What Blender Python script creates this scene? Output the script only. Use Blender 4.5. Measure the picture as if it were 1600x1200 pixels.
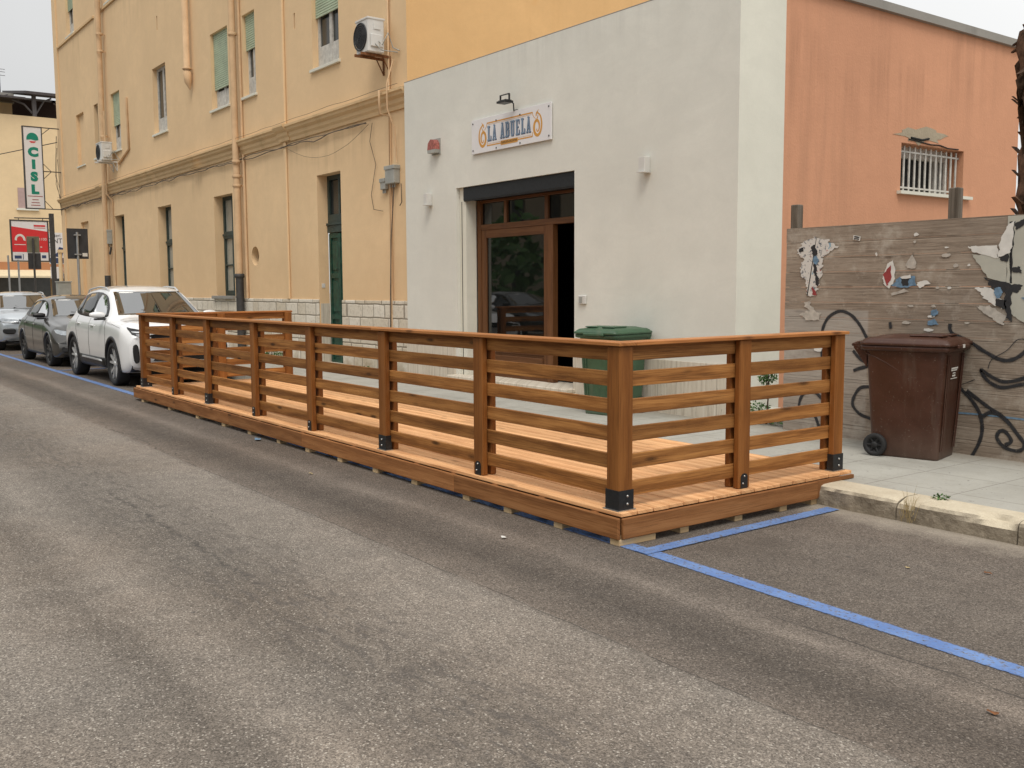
import bpy, bmesh, math, random
from mathutils import Vector, Matrix, noise as mnoise
from mathutils.bvhtree import BVHTree
R = math.radians
random.seed(7)
for o in list(bpy.data.objects): bpy.data.objects.remove(o)
scene = bpy.context.scene
COL = scene.collection

# ------------------------------------------------------------------ camera
cam_d = bpy.data.cameras.new("camera"); cam = bpy.data.objects.new("camera", cam_d); COL.objects.link(cam)
cam_d.sensor_width = 36; cam_d.lens = 36*1536.7/1600; cam_d.clip_start = 0.05; cam_d.clip_end = 2000
_y, _p, _r = R(53.474), R(-5.590), R(-0.2975)
_f = Vector((-math.sin(_y)*math.cos(_p), math.cos(_y)*math.cos(_p), math.sin(_p)))
_ri = _f.cross(Vector((0, 0, 1))).normalized(); _u = _ri.cross(_f)
_r2 = _ri*math.cos(_r)+_u*math.sin(_r); _u2 = -_ri*math.sin(_r)+_u*math.cos(_r)
cam.matrix_world = Matrix(((_r2.x, _u2.x, -_f.x, 0), (_r2.y, _u2.y, -_f.y, 0), (_r2.z, _u2.z, -_f.z, 1.6), (0, 0, 0, 1)))
scene.camera = cam

# ------------------------------------------------------------------ overcast sky + weak soft sun
SUN_EL, SUN_AZ = 58, -38        # azimuth of the sun measured from +X towards +Y
world = bpy.data.worlds.new("World"); scene.world = world; world.use_nodes = True
nt = world.node_tree; nt.nodes.clear()
wo = nt.nodes.new("ShaderNodeOutputWorld"); bg = nt.nodes.new("ShaderNodeBackground"); bg2 = nt.nodes.new("ShaderNodeBackground")
sky = nt.nodes.new("ShaderNodeTexSky"); sky.sky_type = 'NISHITA'; sky.sun_disc = False
sky.sun_elevation = R(SUN_EL); sky.sun_rotation = R(90-SUN_AZ)
sky.air_density = 1.0; sky.dust_density = 3.0
nt.links.new(sky.outputs[0], bg.inputs[0]); bg.inputs[1].default_value = 0.08
tc = nt.nodes.new("ShaderNodeTexCoord"); nz = nt.nodes.new("ShaderNodeTexNoise"); nz.inputs['Scale'].default_value = 2.2; nz.inputs['Detail'].default_value = 4
nt.links.new(tc.outputs['Generated'], nz.inputs['Vector'])
cr = nt.nodes.new("ShaderNodeValToRGB"); nt.links.new(nz.outputs['Fac'], cr.inputs[0])
cr.color_ramp.elements[0].position = .35; cr.color_ramp.elements[0].color = (.80, .80, .79, 1)
cr.color_ramp.elements[1].position = .7; cr.color_ramp.elements[1].color = (.92, .92, .91, 1)
nt.links.new(cr.outputs[0], bg2.inputs[0])
sx = nt.nodes.new("ShaderNodeSeparateXYZ"); nt.links.new(tc.outputs['Generated'], sx.inputs[0])
dp = nt.nodes.new("ShaderNodeVectorMath"); dp.operation = 'DOT_PRODUCT'; nt.links.new(tc.outputs['Generated'], dp.inputs[0]); dp.inputs[1].default_value = (.14, .26, .92)   # overcast: brighter overhead and towards the veiled sun
ad = nt.nodes.new("ShaderNodeMath"); ad.operation = 'ADD'; ad.inputs[1].default_value = .67; ad.use_clamp = False; nt.links.new(dp.outputs['Value'], ad.inputs[0])
am = nt.nodes.new("ShaderNodeMath"); am.operation = 'MAXIMUM'; am.inputs[1].default_value = .35; nt.links.new(ad.outputs[0], am.inputs[0]); nt.links.new(am.outputs[0], bg2.inputs[1])
mx = nt.nodes.new("ShaderNodeMixShader"); mx.inputs[0].default_value = 0.92
nt.links.new(bg.outputs[0], mx.inputs[1]); nt.links.new(bg2.outputs[0], mx.inputs[2]); nt.links.new(mx.outputs[0], wo.inputs[0])
sd = bpy.data.lights.new("sun", 'SUN'); sd.energy = 1.5; sd.angle = R(24); sd.color = (1, .93, .83)
sun = bpy.data.objects.new("sun", sd); COL.objects.link(sun)
_s = Vector((math.cos(R(SUN_EL))*math.cos(R(SUN_AZ)), math.cos(R(SUN_EL))*math.sin(R(SUN_AZ)), math.sin(R(SUN_EL))))
sun.rotation_euler = _s.to_track_quat('Z', 'Y').to_euler()
scene.view_settings.view_transform = 'Standard'; scene.view_settings.look = 'None'
scene.view_settings.exposure = 0.16; scene.view_settings.gamma = 1

# ------------------------------------------------------------------ materials
def lin(c):
    return tuple(((v/255)/12.92 if v/255 <= .04045 else ((v/255+.055)/1.055)**2.4) for v in c)+(1,)
class NT:
    def __init__(s, name):
        s.m = bpy.data.materials.new(name); s.m.use_nodes = True; s.t = s.m.node_tree; s.n = s.t.nodes; s.n.clear()
        s.out = s.n.new('ShaderNodeOutputMaterial'); s.b = s.n.new('ShaderNodeBsdfPrincipled'); s.l(s.b.outputs[0], s.out.inputs[0])
    def l(s, a, b): s.t.links.new(a, b)
    def put(s, v, inp):
        if isinstance(v, bpy.types.NodeSocket): s.l(v, inp)
        elif isinstance(v, (tuple, list)) and inp.type == 'RGBA' and len(v) == 3: inp.default_value = tuple(v)+(1,)
        else: inp.default_value = v
    def pos(s): return s.n.new('ShaderNodeNewGeometry').outputs['Position']
    def obj(s): return s.n.new('ShaderNodeTexCoord').outputs['Object']
    def attr(s, a):
        n = s.n.new('ShaderNodeAttribute'); n.attribute_name = a; return n.outputs['Vector']
    def mapv(s, v, sc=(1, 1, 1), loc=(0, 0, 0)):
        n = s.n.new('ShaderNodeMapping'); s.l(v, n.inputs[0]); n.inputs['Scale'].default_value = sc; n.inputs['Location'].default_value = loc; return n.outputs[0]
    def noise(s, v, sc, det=3, rough=.5, dist=0):
        n = s.n.new('ShaderNodeTexNoise'); s.l(v, n.inputs['Vector']); n.inputs['Scale'].default_value = sc
        n.inputs['Detail'].default_value = det; n.inputs['Roughness'].default_value = rough; n.inputs['Distortion'].default_value = dist; return n.outputs['Fac']
    def vor(s, v, sc, out='Distance', feat='F1', rnd=1):
        n = s.n.new('ShaderNodeTexVoronoi'); n.feature = feat; s.l(v, n.inputs['Vector']); n.inputs['Scale'].default_value = sc; n.inputs['Randomness'].default_value = rnd; return n.outputs[out]
    def white(s, v, dim='3D'):
        n = s.n.new('ShaderNodeTexWhiteNoise'); n.noise_dimensions = dim; s.l(v, n.inputs['W' if dim == '1D' else 'Vector']); return n.outputs['Value']
    def ma(s, op, a, b=0, c=None, clamp=False):
        n = s.n.new('ShaderNodeMath'); n.operation = op; n.use_clamp = clamp; s.put(a, n.inputs[0]); s.put(b, n.inputs[1])
        if c is not None: s.put(c, n.inputs[2])
        return n.outputs[0]
    def mr(s, v, a, b, c=0, d=1, smooth=False):
        n = s.n.new('ShaderNodeMapRange'); s.l(v, n.inputs[0])
        if smooth: n.interpolation_type = 'SMOOTHSTEP'
        for i, x in enumerate((a, b, c, d)): n.inputs[i+1].default_value = x
        return n.outputs[0]
    def mix(s, f, a, b, mode='MIX'):
        n = s.n.new('ShaderNodeMix'); n.data_type = 'RGBA'; n.blend_type = mode; n.clamp_factor = True
        s.put(f, n.inputs[0]); s.put(a, n.inputs[6]); s.put(b, n.inputs[7]); return n.outputs[2]
    def ramp(s, v, stops, interp='LINEAR'):
        n = s.n.new('ShaderNodeValToRGB'); s.l(v, n.inputs[0]); e = n.color_ramp.elements; n.color_ramp.interpolation = interp
        while len(e) < len(stops): e.new(.5)
        for i, (p, c) in enumerate(stops):
            e[i].position = p; e[i].color = tuple(c)+(1,) if len(c) == 3 else c
        return n.outputs[0]
    def sep(s, v):
        n = s.n.new('ShaderNodeSeparateXYZ'); s.l(v, n.inputs[0]); return n.outputs
    def comb(s, x, y, z):
        n = s.n.new('ShaderNodeCombineXYZ'); s.put(x, n.inputs[0]); s.put(y, n.inputs[1]); s.put(z, n.inputs[2]); return n.outputs[0]
    def bump(s, h, strength=.3, dist=.01):
        n = s.n.new('ShaderNodeBump'); n.inputs['Strength'].default_value = strength; n.inputs['Distance'].default_value = dist
        s.l(h, n.inputs['Height']); s.l(n.outputs[0], s.b.inputs['Normal'])
    def set(s, **k):
        for a, v in k.items():
            s.put(v, s.b.inputs[{'col': 'Base Color', 'rough': 'Roughness', 'metal': 'Metallic', 'spec': 'Specular IOR Level', 'coat': 'Coat Weight', 'coatr': 'Coat Roughness', 'trans': 'Transmission Weight', 'ior': 'IOR', 'alpha': 'Alpha'}[a]])
        return s.m
def mul(c, k): return tuple(x*k for x in c[:3])

def plain(name, c, rough=.5, metal=0, var=.12, sc=6, spec=.5, bump=0, coat=0):
    t = NT(name); v = t.obj(); n = t.noise(v, sc, 4, .6)
    t.set(col=t.mix(t.mr(n, .3, .7), mul(c, 1-var), mul(c, 1+var)), rough=rough, metal=metal, spec=spec, coat=coat)
    if bump: t.bump(t.noise(v, sc*12, 3), bump, .004)
    return t.m
def plaster(name, c, stain=(.5, .42, .3), amt=.35, patch=None, rough=.9, streak=1.0, grain=55, bstr=.35, low=None, drips=()):
    t = NT(name); v = t.pos()
    n1 = t.noise(v, .45, 5, .6); n2 = t.noise(v, 2.6, 5, .65); n3 = t.noise(t.mapv(v, (3.2, 3.2, .28)), 1.0, 5, .65); n4 = t.noise(v, 28, 4, .7)
    col = t.mix(t.mr(n1, .35, .68), mul(c, .93), mul(c, 1.06))
    col = t.mix(t.mr(n2, .4, .75, 0, .55), col, mul(c, .9))
    f = t.ma('MULTIPLY', t.mr(n3, .52, .78, 0, amt*streak), t.mr(n1, .3, .65, .35, 1))
    col = t.mix(f, col, tuple(a*b for a, b in zip(c, stain)))
    if patch:
        pf = t.mr(t.noise(t.mapv(v, (1, 1, 1), (9, 3, 4)), .8, 6, .6), .6, .66, 0, .6)
        col = t.mix(pf, col, patch)
    tw = t.noise(t.mapv(v, (1, 1, 2.2)), 1.1, 6, .7, 1.5); col = t.mix(t.mr(tw, .42, .6, 0, .22), col, mul(c, .86))
    for z0_, z1_, k_ in drips:   # rain streaks running down from a ledge
        zz = t.sep(v)[2]; d1 = t.noise(t.mapv(v, (7, 7, .35)), 1.0, 4, .65); gate = t.ma('MULTIPLY', t.ma('MULTIPLY', t.mr(zz, z1_, z0_, 0, 1), t.mr(zz, z0_, z0_+.02, 1, 0)), t.mr(t.noise(v, .7, 3), .42, .62))
        col = t.mix(t.ma('MULTIPLY', t.ma('MULTIPLY', gate, t.mr(d1, .45, .68)), k_), col, tuple(a*b for a, b in zip(c, (.42, .42, .42))))
    if low:   # damp, dusty band above the ground
        z = t.sep(v)[2]
        col = t.mix(t.ma('MULTIPLY', t.mr(z, low[0], low[1], low[2], 0), t.mr(n2, .3, .7, .4, 1)), col, low[3])
    col = t.mix(t.mr(n4, .3, .7, 0, .1), col, mul(c, .72))
    t.set(col=col, rough=rough, spec=.2)
    h = t.ma('ADD', t.ma('MULTIPLY', t.noise(v, grain, 3, .6), .5), t.ma('MULTIPLY', n2, 1.2))
    t.bump(h, bstr, .012)
    return t.m
def wood(name, dark, mid, light, rough=.55, gs=1.0, knots=1.0, sat=.2, spec=.35, knotcol=None):
    t = NT(name); v = t.attr('bc'); s = t.sep(v)
    seed = t.white(s[2], '1D'); off = t.ma('MULTIPLY', seed, 37.0)
    vv = t.comb(t.ma('ADD', s[0], off), s[1], off)
    warp = t.noise(t.mapv(vv, (1.6, 5, 1)), 1.0, 3, .5)
    ring = t.ma('ADD', t.ma('MULTIPLY', s[1], 55*gs), t.ma('MULTIPLY', warp, 9))
    wv = t.ma('SINE', t.ma('ADD', ring, t.ma('MULTIPLY', t.noise(t.mapv(vv, (3, 60, 1)), 1, 3), 5)))
    fib = t.noise(t.mapv(vv, (5, 260*gs, 1)), 1.0, 3, .6)
    big = t.noise(t.mapv(vv, (1.3, 9, 1)), 1.0, 4, .6)
    g = t.ma('ADD', t.ma('MULTIPLY', wv, .11), t.ma('ADD', t.ma('MULTIPLY', fib, .55), t.ma('MULTIPLY', big, .60)))
    col = t.ramp(t.mr(g, .25, .85), [(0, dark), (.5, mid), (1, light)])
    lt = t.noise(t.mapv(vv, (2.2, 150*gs, 1)), 1.0, 2, .5, .3); col = t.mix(t.mr(lt, .56, .66, 0, .5), col, mul(dark, .75))
    hi = t.noise(t.mapv(vv, (2.0, 45*gs, 1)), 1.0, 3, .6); col = t.mix(t.mr(hi, .55, .72, 0, .45), col, light)
    kv = t.mapv(vv, (2.6, 9, 1)); kd = t.vor(kv, 1.0); kr = t.white(t.vor(kv, 1.0, 'Position'))
    k = t.ma('MULTIPLY', t.mr(kd, .06, .24, 1, 0, True), t.mr(kr, .40, .42, 0, .9*knots))
    col = t.mix(k, col, knotcol or mul(dark, .3))
    br = t.mr(seed, 0, 1, 1-sat, 1+sat)
    col = t.mix(1.0, col, t.comb(br, br, br), 'MULTIPLY')
    t.set(col=col, rough=t.mr(g, .3, .9, rough+.18, rough+.04), spec=spec*.75)
    t.bump(g, .22, .004)
    return t.m
M = {}
def build_mats():
    M['rail'] = wood('stained_rail_wood', (.085, .029, .007), (.262, .106, .027), (.48, .225, .068), .5, 1.0, 1.0, .26)
    M['post'] = wood('stained_post_wood', (.13, .044, .009), (.215, .076, .016), (.30, .118, .029), .42, .7, .25, .12)
    M['cap'] = wood('stained_cap_wood', (.20, .066, .017), (.40, .155, .043), (.56, .25, .085), .42)
    M['deck'] = wood('deck_wood', (.40, .17, .065), (.66, .355, .165), (.84, .50, .25), .55, 1.0, .6, .2)
    M['fascia'] = wood('fascia_wood', (.13, .048, .015), (.27, .112, .037), (.40, .19, .075), .6, .8)
    M['block'] = wood('raw_wood_block', (.45, .31, .17), (.58, .42, .24), (.66, .50, .31), .7)
    M['frame'] = wood('door_frame_wood', (.07, .028, .010), (.125, .052, .019), (.17, .075, .03), .4, .8, .1, .06)
    M['metal_dark'] = plain('anthracite_metal', (.028, .03, .033), .45, .5, .2, 30)
    M['zinc'] = plain('zinc_metal', (.5, .5, .49), .35, .9)
    M['white_wall'] = plaster('white_painted_render', (.72, .715, .655), (.86, .85, .82), .5, None, .85, .35, 90, .16, (.7, 1.6, .12, (.5, .47, .4)), ((4.86, 4.2, .18),))
    M['side_white'] = plaster('cream_painted_render', (.72, .71, .62), (.8, .78, .72), .3, None, .85, .6, 90, .2)
    M['pink'] = plaster('salmon_render', (.62, .315, .19), (.62, .66, .68), .5, None, .92, 1, 40, .5, None, ((4.85, 3.1, .6),))
    M['yellow'] = plaster('ochre_render', (.78, .565, .34), (.84, .80, .74), .35, None, .92, .8, 45, .28, (1.2, 2.8, .35, (.76, .48, .25)), ((4.52, 3.6, .45), (9.95, 8.4, .3)))
    M['orange'] = plaster('orange_render', (.73, .455, .21), (.8, .72, .62), .3, (.70, .38, .14), .92, 1, 45, .4)
    M['cream'] = plaster('cream_render', (.78, .60, .37), (.85, .8, .72), .25, None, .92, .5, 30, .2)
    M['reveal'] = M['yellow']
    M['terracotta'] = plaster('terracotta_render', (.50, .23, .11), (.75, .7, .65), .3)
    M['cornice'] = plaster('cornice_stone', (.70, .50, .285), (.5, .46, .4), .7, None, .92, 1.0, 30, .4)
    M['concrete'] = plaster('grey_concrete', (.30, .285, .26), (.6, .6, .6), .8, (.16, .15, .14), .95, 1, 30, .5)
    M['pipe'] = plain('painted_drainpipe', (.62, .43, .26), .8, 0, .12, 3, .2)
    M['castiron'] = plain('cast_iron', (.055, .052, .05), .6, .2, .3, 12)
    M['greenshut'] = plain('pale_green_shutter', (.46, .54, .40), .6, 0, .12, 4)
    M['greenwood'] = plain('green_paint', (.012, .058, .038), .5, 0, .5, 9, .5, .3)
    M['darkgreen'] = plain('dark_green_window_paint', (.03, .05, .045), .5, 0, .3, 9)
    M['oldwhite'] = plain('peeling_white_paint', (.52, .50, .46), .75, 0, .22, 12, .3, .3)
    M['white_plastic'] = plain('white_plastic', (.62, .61, .58), .45, 0, .06)
    M['grey_plastic'] = plain('grey_plastic', (.33, .335, .31), .55, 0, .15)
    M['black'] = plain('black_plastic', (.012, .012, .013), .4, 0, .2)
    M['shade_black'] = plain('dark_interior', (.008, .008, .008), .9, 0, .2)  # near-black colour stands in for shade inside room and openings
    M['rust'] = plain('rusty_metal', (.20, .085, .035), .85, .2, .5, 25, .3, .5)
    M['brown_plastic'] = plain('brown_bin_plastic', (.052, .017, .0085), .38, 0, .12, 5, .5, .06)
    M['green_plastic'] = plain('green_bin_plastic', (.045, .10, .055), .5, 0, .1, 5)
    for nm_, cc_ in (('brown_plastic', (.055, .0185, .009)), ('green_plastic', (.045, .10, .055))):
        t = NT('worn_'+nm_); v = t.obj(); n1 = t.noise(v, 5, 5, .65); n2 = t.noise(t.mapv(v, (9, 9, 1.2)), 1, 4, .6); z_ = t.sep(v)[2]
        c = t.mix(t.mr(n1, .35, .7), mul(cc_, .85), mul(cc_, 1.2)); c = t.mix(t.mr(n2, .55, .75, 0, .22), c, (.22, .19, .15)); c = t.mix(t.ma('MULTIPLY', t.mr(z_, .0, .3, .3, 0), n1), c, (.25, .22, .18)); c = t.mix(t.mr(t.noise(v, 60, 3), .66, .72, 0, .25), c, (.3, .27, .22))
        t.set(col=c, rough=t.mr(n1, .3, .7, .34, .55), spec=.45); t.bump(n2, .05, .004); M[nm_] = t.m
    M['rubber'] = plain('rubber', (.016, .016, .017), .75, 0, .2, 20)
    M['leaf'] = plain('leaf_green', (.055, .13, .025), .6, 0, .45, 14)
    M['dryleaf'] = plain('dry_grass', (.42, .32, .15), .8, 0, .3, 20)
    M['bark'] = plain('palm_bark', (.075, .048, .032), .95, 0, .6, 14, .2, 1)
    M['roofmetal'] = plain('dark_canopy_metal', (.06, .05, .05), .6, .2, .3)
    M['steelpole'] = plain('galvanised_steel', (.36, .37, .38), .5, .6, .1)
    M['signback'] = plain('dark_sign_back', (.035, .035, .038), .7, 0, .3, 3)
    M['olive'] = plain('weathered_sign_back', (.14, .135, .09), .7, 0, .2, 5)
    M['red'] = plain('red_print', (.62, .03, .035), .5, 0, .05)
    M['paper'] = plain('white_paper', (.66, .64, .60), .7, 0, .1, 12)
    M['navy'] = plain('navy_print', (.03, .05, .13), .6, 0, .1)
    M['ink'] = plain('black_ink', (.02, .02, .022), .7, 0, .1)
    M['teal'] = plain('green_print', (.0, .22, .15), .5, 0, .05)
    M['gold'] = plain('ochre_print', (.60, .30, .06), .6, 0, .05)
    M['skyblue'] = plain('slate_blue_print', (.19, .27, .37), .6, 0, .15)
    M['maroon'] = plain('maroon_print', (.30, .04, .04), .6, 0, .2)
    M['bluebit'] = plain('blue_print', (.13, .22, .32), .6, 0, .3, 30)
    M['signwhite'] = plain('white_sign_panel', (.74, .73, .74), .35, 0, .02)
    M['blind'] = plain('mauve_blind', (.42, .30, .28), .8, 0, .05)
    M['awning'] = plain('cream_awning', (.66, .56, .38), .8, 0, .06)
    # travertine with vertical veins
    t = NT('travertine_slabs'); v = t.pos(); s = t.sep(v)
    x = t.ma('ADD', s[0], s[1])
    n = t.noise(t.comb(t.ma('MULTIPLY', x, 26), 0, t.ma('MULTIPLY', s[2], 1.6)), 1, 5, .7)
    h = t.noise(t.comb(t.ma('MULTIPLY', x, 60), 2, t.ma('MULTIPLY', s[2], 9)), 1, 3, .6)
    c = t.ramp(n, [(.25, (.30, .26, .21)), (.45, (.56, .50, .41)), (.7, (.66, .61, .52))])
    pit = t.mr(h, .66, .72, 0, .75); c = t.mix(pit, c, (.14, .11, .08))
    j = t.ma('PINGPONG', t.ma('ADD', x, 0), .45); c = t.mix(t.mr(j, 0, .006, .7, 0), c, (.12, .10, .08))
    t.set(col=c, rough=.7, spec=.3); t.bump(h, .4, .004); M['travertine'] = t.m
    # limestone blocks at the foot of the ochre building
    t = NT('limestone_blocks'); v = t.pos(); s = t.sep(v)
    wob = t.ma('MULTIPLY', t.ma('SUBTRACT', t.noise(v, 4, 2), .5), .03)
    zz = t.ma('ADD', t.ma('SUBTRACT', s[2], .15), wob); row = t.ma('FLOOR', t.ma('DIVIDE', zz, .235))
    xs = t.ma('ADD', t.ma('ADD', s[0], s[1]), t.ma('MULTIPLY', t.white(row, '1D'), 3))
    xi = t.ma('ADD', xs, t.ma('MULTIPLY', t.ma('SUBTRACT', t.noise(t.comb(t.ma('MULTIPLY', xs, 1.3), t.ma('MULTIPLY', row, 7.3), 0), 1, 2), .5), .9))
    jx = t.ma('PINGPONG', xi, .23); jz = t.ma('PINGPONG', zz, .1175)
    cell = t.white(t.comb(t.ma('FLOOR', t.ma('DIVIDE', xi, .46)), row, 0))
    base = t.mix(cell, (.60, .53, .42), (.74, .69, .60)); gr = t.noise(v, 16, 5, .65); base = t.mix(t.mr(gr, .5, .8, 0, .7), base, (.34, .29, .22))
    low = t.mr(s[2], .15, .75, .8, 0); base = t.mix(t.ma('MULTIPLY', low, t.mr(t.noise(v, 3, 5), .4, .65)), base, (.34, .25, .14))
    jm = t.ma('MINIMUM', jx, jz); f = t.mr(jm, .004, .014, 1, 0)
    t.set(col=t.mix(t.ma('MULTIPLY', f, .85), base, (.20, .165, .125)), rough=.9, spec=.2)
    t.bump(t.ma('ADD', t.mr(jm, 0, .02), t.ma('MULTIPLY', gr, .5)), .6, .02); M['limestone'] = t.m
    # hoarding: board-marked weathered timber sheet
    t = NT('weathered_boards'); v = t.pos(); s = t.sep(v)
    bz = t.ma('DIVIDE', t.ma('SUBTRACT', s[2], .09), .148); row = t.ma('FLOOR', bz); rr = t.white(row, '1D')
    gv = t.comb(t.ma('ADD', s[0], t.ma('MULTIPLY', rr, 20)), s[2], t.ma('MULTIPLY', rr, 9))
    w = t.noise(t.mapv(gv, (1.4, 7, 1)), 1, 4, .6)
    f1 = t.noise(t.mapv(gv, (3.2, 95, 1)), 1, 6, .75, .6); f2 = t.noise(t.mapv(gv, (12, 330, 1)), 1, 4, .75)
    g = t.ma('ADD', t.ma('MULTIPLY', f1, .6), t.ma('ADD', t.ma('MULTIPLY', f2, .3), t.ma('MULTIPLY', w, .35)))
    c = t.ramp(t.mr(g, .38, .85), [(0, (.09, .066, .048)), (.3, (.24, .19, .148)), (.6, (.40, .33, .265)), (1, (.58, .51, .43))])
    c = t.mix(t.mr(rr, 0, 1, 0, .3), c, (.15, .11, .08))
    jn = t.ma('PINGPONG', bz, .5); c = t.mix(t.ma('MULTIPLY', t.mr(jn, .0, .022, .75, 0), t.mr(t.noise(v, 1.7, 3), .4, .6, .25, 1)), c, (.05, .038, .028))
    kd = t.vor(t.mapv(gv, (1.6, 6, 1)), 1); c = t.mix(t.mr(kd, .04, .13, .75, 0, True), c, (.10, .07, .05))
    c = t.mix(1.0, c, (.86, .85, .84), 'MULTIPLY'); blot = t.noise(v, 2.2, 6, .65); c = t.mix(t.mr(blot, .5, .72, 0, .55), c, (.20, .165, .135)); c = t.mix(t.mr(t.noise(t.mapv(v, (1, 1, 1), (4, 4, 4)), 3.0, 6, .7), .54, .7, 0, .5), c, (.56, .51, .44))
    bx = t.ma('MULTIPLY', t.ma('MULTIPLY', t.mr(s[0], -5.42, -5.40, 1, 0), t.mr(s[2], 1.36, 1.38, 1, 0)), t.mr(s[2], .15, 1.1, .25, .6)); c = t.mix(t.ma('MULTIPLY', bx, t.mr(f1, .3, .7, .6, 1)), c, (.42, .40, .37))
    t.set(col=c, rough=.9, spec=.15); t.bump(t.ma('ADD', g, t.mr(jn, 0, .04)), .45, .005); M['hoard'] = t.m
    # torn paper
    t = NT('torn_poster_paper'); v = t.pos(); n = t.noise(v, 22, 5, .7, .6); n2 = t.noise(t.mapv(v, (1, 1, 1), (5, 5, 5)), 16, 5, .7, 1)
    c = t.mix(t.mr(n, .56, .6), (.60, .57, .53), (.14, .15, .17)); c = t.mix(t.mr(n2, .63, .66), c, (.35, .08, .07)); c = t.mix(t.mr(t.noise(t.mapv(v, (1, 1, 1), (9, 1, 5)), 9, 4), .62, .66), c, (.22, .34, .42))
    t.set(col=c, rough=.8); M['torn'] = t.m
    # glass
    def glass(name, tint, tf=.25, rough=.02, add=.02):
        t = NT(name); fr = t.n.new('ShaderNodeFresnel'); fr.inputs[0].default_value = 1.52
        gl = t.n.new('ShaderNodeBsdfGlossy'); gl.inputs['Roughness'].default_value = rough; gl.inputs[0].default_value = (1, 1, 1, 1)
        tr = t.n.new('ShaderNodeBsdfTransparent'); tr.inputs[0].default_value = tuple(tint)+(1,)
        df = t.n.new('ShaderNodeBsdfDiffuse'); df.inputs[0].default_value = (.01, .012, .012, 1)
        m0 = t.n.new('ShaderNodeMixShader'); m0.inputs[0].default_value = tf; t.l(df.outputs[0], m0.inputs[1]); t.l(tr.outputs[0], m0.inputs[2])
        m1 = t.n.new('ShaderNodeMixShader'); k = t.ma('ADD', fr.outputs[0], add, clamp=True); t.l(k, m1.inputs[0]); t.l(m0.outputs[0], m1.inputs[1]); t.l(gl.outputs[0], m1.inputs[2])
        t.l(m1.outputs[0], t.out.inputs[0]); return t.m
    M['glass'] = glass('dark_window_glass', (.5, .5, .5), .5)
    M['carglass'] = glass('car_side_glass', (.35, .37, .36), 0, .02, .0); M['screenglass'] = glass('car_windscreen_glass', (.35, .38, .38), 0, .02, .19)
    M['oldglass'] = plain('curtained_glass', (.36, .35, .30), .25, 0, .12, 3, .6)
    M['dullglass'] = plain('dull_dark_glass', (.035, .038, .036), .18, 0, .3, 3, .6)
    def paint(name, c, rough=.28, coat=1, metal=0, var=.03):
        t = NT(name); n = t.noise(t.obj(), 3, 3)
        dz = t.sep(t.obj())[2]; dust = t.ma('MULTIPLY', t.mr(dz, .2, .6, .15, 0), t.noise(t.obj(), 18, 4))
        c1 = t.mix(n, mul(c, 1-var), mul(c, 1+var)); c1 = t.mix(dust, c1, (.25, .22, .18))
        t.set(col=c1, rough=rough, metal=metal, coat=coat, coatr=.04); return t.m
    M['car_white'] = paint('white_car_paint', (.82, .83, .84))
    M['car_grey'] = paint('dark_grey_car_paint', (.062, .060, .056), .3, 1, .4)
    M['car_silver'] = paint('silver_car_paint', (.46, .50, .54), .3, 1, .45)
    M['alloy'] = plain('alloy_metal', (.60, .61, .62), .32, .45, .05)
    M['lamp'] = plain('headlamp_lens', (.34, .37, .40), .08, .3, .3, 18)
    M['lampwhite'] = plain('lamp_strip', (.75, .77, .8), .15, .2, .05)
    M['tail'] = plain('tail_lamp_red', (.28, .01, .01), .15, 0, .1)
    # asphalt
    t = NT('asphalt'); v = t.pos(); s = t.sep(v); X, Y = s[0], s[1]
    flow = t.mapv(v, (.22, 1, 1)); wob = t.ma('SUBTRACT', t.noise(flow, 1.3, 4, .55), .5)
    yy = t.ma('ADD', Y, t.ma('MULTIPLY', wob, .30))
    r = t.mr(yy, -2, 6.5)
    def P(y): return (y+2)/8.5
    G = lambda k: (.232*k, .207*k, .181*k)
    c = t.ramp(r, [(0, G(.9)), (P(.2), G(1.0)), (P(.78), G(1.0)), (P(1.12), G(.68)), (P(1.42), G(1.03)), (P(1.76), G(.72)), (P(2.12), G(.80)), (P(2.45), G(.98)), (P(2.86), G(1.08)), (P(2.97), G(.84)), (P(3.28), G(.50)), (P(3.50), G(.66)), (P(3.64), G(1.02)), (P(3.82), G(.72)), (P(4.15), G(.72)), (P(5.2), G(.74)), (P(5.75), G(.80)), (P(6.02), G(1.15))])
    sm = t.ma('ADD', Y, t.ma('MULTIPLY', t.ma('SUBTRACT', t.noise(t.mapv(v, (.8, .8, 1)), 2.5, 4, .6), .5), .07))
    c = t.mix(t.mr(sm, 2.935, 2.955, 0, 1), c, mul((.9, .86, .84), 1), 'MULTIPLY')
    big = t.noise(t.mapv(v, (.5, 1, 1)), .9, 6, .62); c = t.mix(t.mr(big, .3, .7), c, t.mix(1.0, c, (.74, .73, .72), 'MULTIPLY'))
    warm = t.noise(v, .35, 3); c = t.mix(t.mr(warm, .45, .7, 0, .5), c, t.mix(1.0, c, (1.10, .98, .88), 'MULTIPLY'))
    md = t.noise(v, 4.5, 6, .7); c = t.mix(t.mr(md, .35, .65), t.mix(1.0, c, (.86, .855, .85), 'MULTIPLY'), t.mix(1.0, c, (1.08, 1.075, 1.06), 'MULTIPLY'))
    # aggregate
    va = t.vor(v, 150, 'Color'); vs = t.sep(va)[0]; vd = t.vor(v, 150)
    ag = t.mr(vs, 0, 1, .56, 1.44); c = t.mix(1.0, c, t.comb(ag, ag, ag), 'MULTIPLY')
    v2 = t.sep(t.vor(v, 330, 'Color'))[1]; a2 = t.mr(v2, 0, 1, .70, 1.30); c = t.mix(1.0, c, t.comb(a2, a2, a2), 'MULTIPLY')
    bright = t.mr(vs, .95, .97, 0, .55); c = t.mix(t.ma('MULTIPLY', bright, t.mr(Y, 2.9, 3.0, 1, .35)), c, (.52, .48, .42))
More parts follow.
